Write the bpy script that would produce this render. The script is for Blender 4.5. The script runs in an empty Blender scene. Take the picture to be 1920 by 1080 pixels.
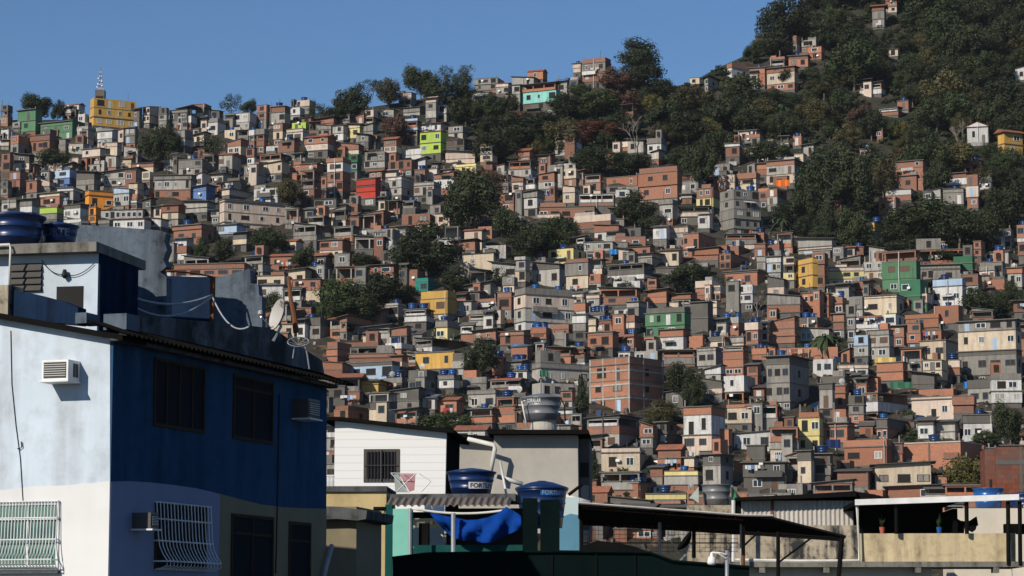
import bpy, math, random
from mathutils import Vector, Matrix
random.seed(7)
R = math.radians
scene = bpy.context.scene
COL = scene.collection

# ------------------------------------------------------------------ camera
F = 5000.0                       # focal length in pixels of the 1920 px wide photograph
PITCH = math.atan(640 / F)       # the horizon lies below the frame
CAMZ = 7.0
ct, st = math.cos(PITCH), math.sin(PITCH)
cam_d = bpy.data.cameras.new('camera')
cam = bpy.data.objects.new('camera', cam_d)
COL.objects.link(cam)
cam.location = (0, 0, CAMZ)
cam.rotation_euler = (R(90) + PITCH, 0, 0)
cam_d.sensor_width = 36
cam_d.lens = 36 * F / 1920
cam_d.clip_start = 1
cam_d.clip_end = 9000
scene.camera = cam
CAM = Vector((0, 0, CAMZ))


def ray(px, py):
    u, v = (px - 960) / F, (540 - py) / F
    return Vector((u, ct - v * st, st + v * ct))


def W(px, py, Y):
    """world point seen at pixel px, py at the forward distance Y"""
    d = ray(px, py)
    return CAM + d * (Y / d.y)


def project(p):
    q = p - CAM
    f = q.y * ct + q.z * st
    return 960 + F * q.x / f, 540 - F * (q.z * ct - q.y * st) / f


def interp(tab, x):
    if x <= tab[0][0]:
        return tab[0][1]
    for (a, b), (c, d) in zip(tab, tab[1:]):
        if x <= c:
            return b + (d - b) * (x - a) / (c - a)
    return tab[-1][1]


DT = [(-700, 1000), (-400, 915), (-200, 850), (0, 785), (100, 745), (200, 700), (300, 645), (400, 592), (500, 542), (600, 497), (700, 457), (800, 424), (900, 400), (1000, 384), (1080, 372)]
RIDGE = [(-600, 235), (0, 225), (165, 225), (400, 222), (560, 215), (650, 207), (720, 197), (800, 184), (900, 168), (1000, 168), (1100, 140), (1200, 150), (1240, 165), (1290, 158), (1340, 130), (1400, 103),
         (1450, 58), (1500, 12), (1560, -42), (1700, -140), (1920, -260), (2600, -450)]
D = lambda py: interp(DT, py)
ridge = lambda px: interp(RIDGE, px)

# ------------------------------------------------------------------ materials
MATS = {}


class NT:
    def __init__(s, name, rough=.85):
        m = bpy.data.materials.new(name)
        m.use_nodes = True
        s.m, s.t = m, m.node_tree
        s.b = s.t.nodes['Principled BSDF']
        s.b.inputs['Roughness'].default_value = rough
        s.b.inputs['Specular IOR Level'].default_value = .25

    def n(s, typ, ins=None, **kw):
        nd = s.t.nodes.new(typ)
        for k, v in kw.items():
            setattr(nd, k, v)
        for k, v in (ins or {}).items():
            if isinstance(v, bpy.types.NodeSocket):
                s.t.links.new(v, nd.inputs[k])
            else:
                nd.inputs[k].default_value = v
        return nd

    def math(s, op, a, b=0.0, clamp=False):
        return s.n('ShaderNodeMath', {0: a, 1: b}, operation=op, use_clamp=clamp).outputs[0]

    def mix(s, f, a, b, blend='MIX'):
        nd = s.n('ShaderNodeMix', data_type='RGBA', blend_type=blend)
        for k, v in ((0, f), (6, a), (7, b)):
            if isinstance(v, bpy.types.NodeSocket):
                s.t.links.new(v, nd.inputs[k])
            else:
                nd.inputs[k].default_value = v
        return nd.outputs[2]

    def ramp(s, f, lo, hi):
        return s.n('ShaderNodeMapRange', {0: f, 1: lo, 2: hi, 3: 0.0, 4: 1.0}).outputs[0]

    def noise(s, vec, scale, detail=3, rough=.55):
        return s.n('ShaderNodeTexNoise', {'Vector': vec, 'Scale': scale, 'Detail': detail, 'Roughness': rough}).outputs[0]

    def wall_uv(s):
        g = s.n('ShaderNodeNewGeometry')
        sep = s.n('ShaderNodeSeparateXYZ', {0: g.outputs['Position']})
        t = s.n('ShaderNodeVectorMath', {0: (0, 0, 1), 1: g.outputs['True Normal']}, operation='CROSS_PRODUCT')
        u = s.n('ShaderNodeVectorMath', {0: g.outputs['Position'], 1: t.outputs[0]}, operation='DOT_PRODUCT').outputs['Value']
        return g.outputs['Position'], u, sep.outputs[2]

    def comb(s, x, y, z=0.0):
        return s.n('ShaderNodeCombineXYZ', {0: x, 1: y, 2: z}).outputs[0]

    def col(s, c):
        if isinstance(c, bpy.types.NodeSocket):
            s.t.links.new(c, s.b.inputs['Base Color'])
        else:
            s.b.inputs['Base Color'].default_value = c
        return s.m

    def bump(s, h, strength=.4, dist=.02):
        bn = s.n('ShaderNodeBump', {'Height': h, 'Strength': strength, 'Distance': dist})
        s.t.links.new(bn.outputs[0], s.b.inputs['Normal'])

    def vary(s, c, amt=.25):
        """per-object lightness"""
        r = s.n('ShaderNodeObjectInfo').outputs['Random']
        v = s.math('MULTIPLY_ADD', r, amt)
        v.node.inputs[2].default_value = 1 - amt * .6
        return s.n('ShaderNodeHueSaturation', {'Color': c, 'Value': v}).outputs[0]


def rgba(c):
    return (c[0], c[1], c[2], 1)


def plain(name, c, rough=.6, metal=0, vary=0, spec=.3):
    t = NT(name, rough)
    t.b.inputs['Metallic'].default_value = metal
    t.b.inputs['Specular IOR Level'].default_value = spec
    if vary:
        return t.col(t.vary(rgba(c), vary))
    p, u, z = t.wall_uv()
    f = t.ramp(t.noise(p, 2.5, 4), .3, .75)
    return t.col(t.mix(f, rgba([x * .85 for x in c]), rgba([min(1, x * 1.12) for x in c])))


def plaster(name, c, dirt=(.07, .066, .058), amount=.45, scale=1.0, vary=.22, rough=.9):
    t = NT(name, rough)
    p, u, z = t.wall_uv()
    big = t.noise(p, .35 * scale, 4, .6)
    streak = t.noise(t.comb(t.math('MULTIPLY', u, 1.5 * scale), t.math('MULTIPLY', z, .16 * scale)), 1.0, 4, .6)
    fine = t.noise(p, 3.2 * scale, 5, .65)
    f = t.math('MULTIPLY', t.ramp(streak, .44, .74), t.ramp(big, .3, .62))
    f = t.math('ADD', f, t.math('MULTIPLY', t.ramp(fine, .48, .78), .45))
    f = t.math('MULTIPLY', f, amount * 1.25, True)
    base = t.mix(t.ramp(big, .35, .65), rgba([x * .86 for x in c]), rgba([min(.85, x * 1.08) for x in c]))
    if vary:
        base = t.vary(base, vary)
    t.bump(fine, .25, .02)
    return t.col(t.mix(f, base, rgba(dirt)))


def brick(name, c1, c2, mortar=(.33, .27, .22), bw=.3, bh=.2, stain=.35, vary=.3):
    t = NT(name, .9)
    p, u, z = t.wall_uv()
    br = t.n('ShaderNodeTexBrick', {'Vector': t.comb(u, z), 'Color1': rgba(c1), 'Color2': rgba(c2), 'Mortar': rgba(mortar), 'Scale': 1.0, 'Mortar Size': .014,
                                    'Mortar Smooth': .3, 'Bias': 0.0, 'Brick Width': bw, 'Row Height': bh})
    big = t.noise(p, .3, 4, .6)
    fine = t.noise(t.comb(t.math('MULTIPLY', u, 3.0), t.math('MULTIPLY', z, 4.5)), 1.0, 4, .7)
    c = t.mix(t.math('MULTIPLY', t.ramp(fine, .42, .72), .5), br.outputs[0], rgba([x * .58 for x in c1]))
    c = t.vary(c, vary)
    c = t.mix(t.math('MULTIPLY', t.ramp(big, .5, .75), stain), c, rgba((.13, .105, .09)))
    t.bump(br.outputs[1], -.3, .015)
    return t.col(c)


def M(name):
    return MATS[name]


PAL = dict(g=('grey_concrete', (.235, .22, .197), .75), k=('dark_weathered_concrete', (.12, .112, .1), .75), l=('light_grey_plaster', (.37, .35, .315), .65), w=('white_paint', (.56, .55, .53), .6),
           c=('cream_plaster', (.55, .455, .335), .45), p=('pinkish_beige_plaster', (.56, .45, .365), .45), y=('pale_yellow_paint', (.64, .54, .24), .3), Y=('golden_yellow_paint', (.56, .335, .085), .45),
           O=('orange_paint', (.72, .27, .035), .25), G=('green_paint', (.085, .20, .105), .35), D=('dark_green_paint', (.035, .13, .07), .3), T=('teal_paint', (.02, .20, .165), .25),
           t=('turquoise_paint', (.22, .52, .46), .3), L=('pale_blue_paint', (.36, .47, .60), .3), B=('blue_paint', (.10, .18, .37), .3), m=('lime_green_paint', (.38, .53, .09), .25), r=('red_paint', (.42, .045, .03), .3))
for k_, (nm_, c_, a_) in PAL.items():
    MATS[k_] = plaster(nm_, c_, amount=a_)
MATS['b'] = brick('red_hollow_brick', (.295, .118, .070), (.225, .09, .055), stain=.6, vary=.45)
MATS['o'] = brick('orange_hollow_brick', (.40, .15, .078), (.32, .12, .064), stain=.35, vary=.4)
MATS['slab'] = plaster('slab_concrete', (.15, .14, .125), amount=.6, scale=2)
MATS['sheet'] = plaster('fibre_cement_sheet', (.105, .10, .092), amount=.5, scale=1.5, vary=.5)
MATS['tile'] = brick('clay_roof_tile', (.34, .13, .075), (.25, .09, .05), mortar=(.1, .05, .04), bw=.22, bh=.18)
MATS['dark'] = plain('dark_interior', (.018, .017, .016), .9)  # near-black, mainly standing in for shade inside openings
MATS['frame_w'] = plain('white_window_frame', (.62, .62, .6), .5)
MATS['frame_d'] = plain('dark_window_frame', (.07, .065, .06), .5)
MATS['frame_b'] = plain('brown_window_frame', (.09, .045, .025), .5)
MATS['glass'] = plain('window_glass', (.02, .024, .028), .15, spec=.5)
MATS['tank_blue'] = plain('blue_tank_plastic', (.012, .05, .17), .3, vary=.8, spec=.5)
MATS['tank_near'] = plain('deep_blue_tank_plastic', (.006, .022, .088), .33, spec=.5)
MATS['tank_bright'] = plain('bright_blue_tank_plastic', (.012, .09, .30), .28, spec=.5)
MATS['tank_grey'] = plain('grey_tank_plastic', (.16, .165, .175), .4, spec=.5)
MATS['metal'] = plain('galvanised_metal', (.42, .42, .42), .4, .6)
MATS['white_metal'] = plain('white_painted_metal', (.72, .72, .70), .4)
MATS['dish'] = plain('pale_dish_metal', (.42, .40, .37), .5)
MATS['bark'] = plain('tree_bark', (.14, .11, .085), .9)
MATS['pale_bark'] = plain('pale_bark', (.26, .22, .18), .9)


def leafmat(name, c1, c2):
    t = NT(name, .7)
    t.b.inputs['Specular IOR Level'].default_value = .2
    g = t.n('ShaderNodeNewGeometry')
    r = g.outputs['Random Per Island']
    c = t.mix(r, rgba(c1), rgba(c2))
    c = t.vary(c, .6)
    t.col(c)
    tr = t.n('ShaderNodeBsdfTranslucent', {'Color': c})
    mx = t.n('ShaderNodeMixShader', {0: .08, 1: t.b.outputs[0], 2: tr.outputs[0]})
    t.t.links.new(mx.outputs[0], t.t.nodes['Material Output'].inputs[0])
    return t.m


MATS['leaf_d'] = leafmat('dark_green_leaves', (.015, .025, .011), (.050, .061, .024))
MATS['leaf_g'] = leafmat('green_leaves', (.020, .036, .013), (.058, .074, .026))
MATS['leaf_o'] = leafmat('olive_leaves', (.034, .036, .015), (.105, .09, .035))
MATS['leaf_y'] = leafmat('yellowish_leaves', (.06, .065, .018), (.17, .14, .04))
MATS['leaf_r'] = leafmat('brown_leaves', (.045, .028, .02), (.12, .066, .042))
MATS['leaf_R'] = leafmat('rusty_leaves', (.07, .03, .018), (.19, .07, .035))


def ground_mat():
    t = NT('hillside_soil', .95)
    p, u, z = t.wall_uv()
    a, b = t.noise(p, .05, 4), t.noise(p, .6, 5)
    c = t.mix(t.ramp(b, .35, .7), (.022, .022, .014, 1), (.07, .056, .042, 1))
    c = t.mix(t.ramp(a, .5, .62), c, (.018, .024, .013, 1))
    t.bump(b, .8, .4)
    return t.col(c)


MATS['soil'] = ground_mat()
MATS['asphalt'] = plain('street_asphalt', (.05, .05, .05), .9)


# ------------------------------------------------------------------ mesh building
class MB:
    def __init__(s):
        s.v, s.f, s.mi, s.mats = [], [], [], []
        s.cur = 0

    def mat(s, m):
        if m not in s.mats:
            s.mats.append(m)
        s.cur = s.mats.index(m)
        return s

    def face(s, idx):
        s.f.append(idx)
        s.mi.append(s.cur)

    def add(s, vs, fs):
        o = len(s.v)
        s.v += [tuple(v) for v in vs]
        for f in fs:
            s.face([o + i for i in f])

    def box(s, x0, x1, y0, y1, z0, z1):
        s.add([(x0, y0, z0), (x1, y0, z0), (x1, y1, z0), (x0, y1, z0), (x0, y0, z1), (x1, y0, z1), (x1, y1, z1), (x0, y1, z1)],
              [(0, 3, 2, 1), (4, 5, 6, 7), (0, 1, 5, 4), (1, 2, 6, 5), (2, 3, 7, 6), (3, 0, 4, 7)])
        return s

    def prism(s, pts, off):
        """polygon pts (counter-clockwise seen from outside) pushed by the vector off"""
        n = len(pts)
        s.add([Vector(p) for p in pts] + [Vector(p) + off for p in pts],
              [tuple(range(n)), tuple(range(2 * n - 1, n - 1, -1))] + [(i, i + n, (i + 1) % n + n, (i + 1) % n) for i in range(n)])
        return s

    def tube(s, pts, r, seg=6, r1=None):
        pts = [Vector(p) for p in pts]
        n = len(pts)
        o = len(s.v)
        for i, p in enumerate(pts):
            d = (pts[min(i + 1, n - 1)] - pts[max(i - 1, 0)]).normalized()
            a = d.cross(Vector((0, 0, 1)) if abs(d.z) < .9 else Vector((1, 0, 0))).normalized()
            b = d.cross(a)
            rr = r if r1 is None else r + (r1 - r) * i / max(1, n - 1)
            for k in range(seg):
                w = 2 * math.pi * k / seg
                s.v.append(tuple(p + a * (rr * math.cos(w)) + b * (rr * math.sin(w))))
        for i in range(n - 1):
            for k in range(seg):
                k2 = (k + 1) % seg
                s.face([o + i * seg + k, o + i * seg + k2, o + (i + 1) * seg + k2, o + (i + 1) * seg + k])
        s.face([o + k for k in range(seg - 1, -1, -1)])
        s.face([o + (n - 1) * seg + k for k in range(seg)])
        return s

    def lathe(s, c, prof, seg=24, ang=None):
        o = len(s.v)
        c = Vector(c)
        for r, z in prof:
            for k in range(seg):
                w = 2 * math.pi * k / seg
                s.v.append(tuple(c + Vector((r * math.cos(w), r * math.sin(w), z))))
        for i in range(len(prof) - 1):
            for k in range(seg):
                k2 = (k + 1) % seg
                s.face([o + i * seg + k, o + i * seg + k2, o + (i + 1) * seg + k2, o + (i + 1) * seg + k])
        s.face([o + k for k in range(seg - 1, -1, -1)])
        s.face([o + (len(prof) - 1) * seg + k for k in range(seg)])
        return s

    def mesh(s, name, smooth=False, org=None):
        me = bpy.data.meshes.new(name)
        vs = s.v if org is None else [(v[0] - org[0], v[1] - org[1], v[2] - org[2]) for v in s.v]
        me.from_pydata(vs, [], s.f)
        for m in s.mats:
            me.materials.append(M(m))
        me.polygons.foreach_set('material_index', s.mi)
        if smooth:
            me.polygons.foreach_set('use_smooth', [True] * len(s.f))
        me.update()
        return me

    def build(s, name, parent=None, smooth=False, org=None):
        """link the shapes (world coordinates) as ONE mesh object, as a part of parent or at top level"""
        if parent is not None:
            o = Vector((0, 0, 0))
            q = parent
            while q is not None:
                o = o + q.location
                q = q.parent
        else:
            o = Vector(org) if org is not None else Vector(min(s.v, key=lambda v: v[2]))
        ob = bpy.data.objects.new(name, s.mesh(name, smooth, o))
        COL.objects.link(ob)
        if parent is not None:
            ob.parent = parent
        else:
            ob.location = o
        return ob


def link(name, me, parent=None, loc=(0, 0, 0), scale=(1, 1, 1), rz=0):
    o = bpy.data.objects.new(name, me)
    COL.objects.link(o)
    o.parent = parent
    o.location, o.scale = loc, scale
    o.rotation_euler = (0, 0, rz)
    return o


def empty(name, loc, rz=0):
    o = bpy.data.objects.new(name, None)
    o.empty_display_size = .3
    COL.objects.link(o)
    o.location = loc
    o.rotation_euler = (0, 0, rz)
    return o


def tag(o, label=None, cat=None, group=None, kind=None):
    for k, v in (('label', label), ('category', cat), ('group', group), ('kind', kind)):
        if v:
            o[k] = v
    return o


class Plane:
    """vertical plane through P, its outward normal turned by yaw degrees from facing the camera"""
    def __init__(s, P, yaw):
        s.P = Vector(P)
        a = R(yaw)
        s.n = Vector((-math.sin(a), -math.cos(a), 0))
        s.e = Vector((math.cos(a), -math.sin(a), 0))

    def hit(s, px, py, off=0):
        d = ray(px, py)
        return CAM + d * ((s.P + s.n * off - CAM).dot(s.n) / d.dot(s.n))

    def uv(s, px, py, off=0):
        h = s.hit(px, py, off)
        return (h - s.P).dot(s.e), h.z

    def pt(s, u, z, off=0):
        p = s.P + s.e * u + s.n * off
        return Vector((p.x, p.y, z))

    def rect(s, x0, y0, x1, y1):
        ym, xm = (y0 + y1) / 2, (x0 + x1) / 2
        return s.uv(x0, ym)[0], s.uv(x1, ym)[0], s.uv(xm, y1)[1], s.uv(xm, y0)[1]

    def ubox(s, mb, u0, u1, z0, z1, o0, o1):
        mb.prism([s.pt(u0, z0, o1), s.pt(u1, z0, o1), s.pt(u1, z1, o1), s.pt(u0, z1, o1)], s.n * (o0 - o1))
        return mb

    def box(s, mb, x0, y0, x1, y1, o0, o1):
        u0, u1, z0, z1 = s.rect(x0, y0, x1, y1)
        return s.ubox(mb, u0, u1, z0, z1, o0, o1)

    def poly(s, mb, pts, o0, o1):
        q = [s.uv(*p) for p in pts]
        ar = sum(a[0] * b[1] - b[0] * a[1] for a, b in zip(q, q[1:] + q[:1]))
        if ar < 0:
            q = q[::-1]
        mb.prism([s.pt(u, z, o1) for u, z in q], s.n * (o0 - o1))
        return mb


def text_shapes(txt, height):
    """flat outline of some lettering: vertices (x, y) centred, and faces"""
    cu = bpy.data.curves.new('lettering', 'FONT')
    cu.body = txt
    cu.size = height
    cu.align_x = 'CENTER'
    cu.offset = height * .02
    cu.resolution_u = 3
    o = bpy.data.objects.new('lettering', cu)
    COL.objects.link(o)
    e = o.evaluated_get(bpy.context.evaluated_depsgraph_get())
    me = e.to_mesh()
    v = [(p.co.x, p.co.y) for p in me.vertices]
    f = [tuple(p.vertices) for p in me.polygons]
    e.to_mesh_clear()
    bpy.data.objects.remove(o)
    bpy.data.curves.remove(cu)
    return v, f
# tile: (offset x, offset y, scale) of the sketching grid in which the houses below were measured
TILES = {'A': (0, 100, 4), 'B': (480, 100, 4), 'C': (960, 60, 4), 'D': (1440, 0, 4), 'E': (0, 300, 4), 'F': (480, 330, 4),
         'G': (960, 300, 4), 'H': (1440, 250, 4), 'I': (560, 520, 4), 'J': (960, 520, 4), 'K': (1440, 480, 4),
         'L': (1060, 740, 5.047), 'M': (1500, 700, 4.571)}
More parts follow.
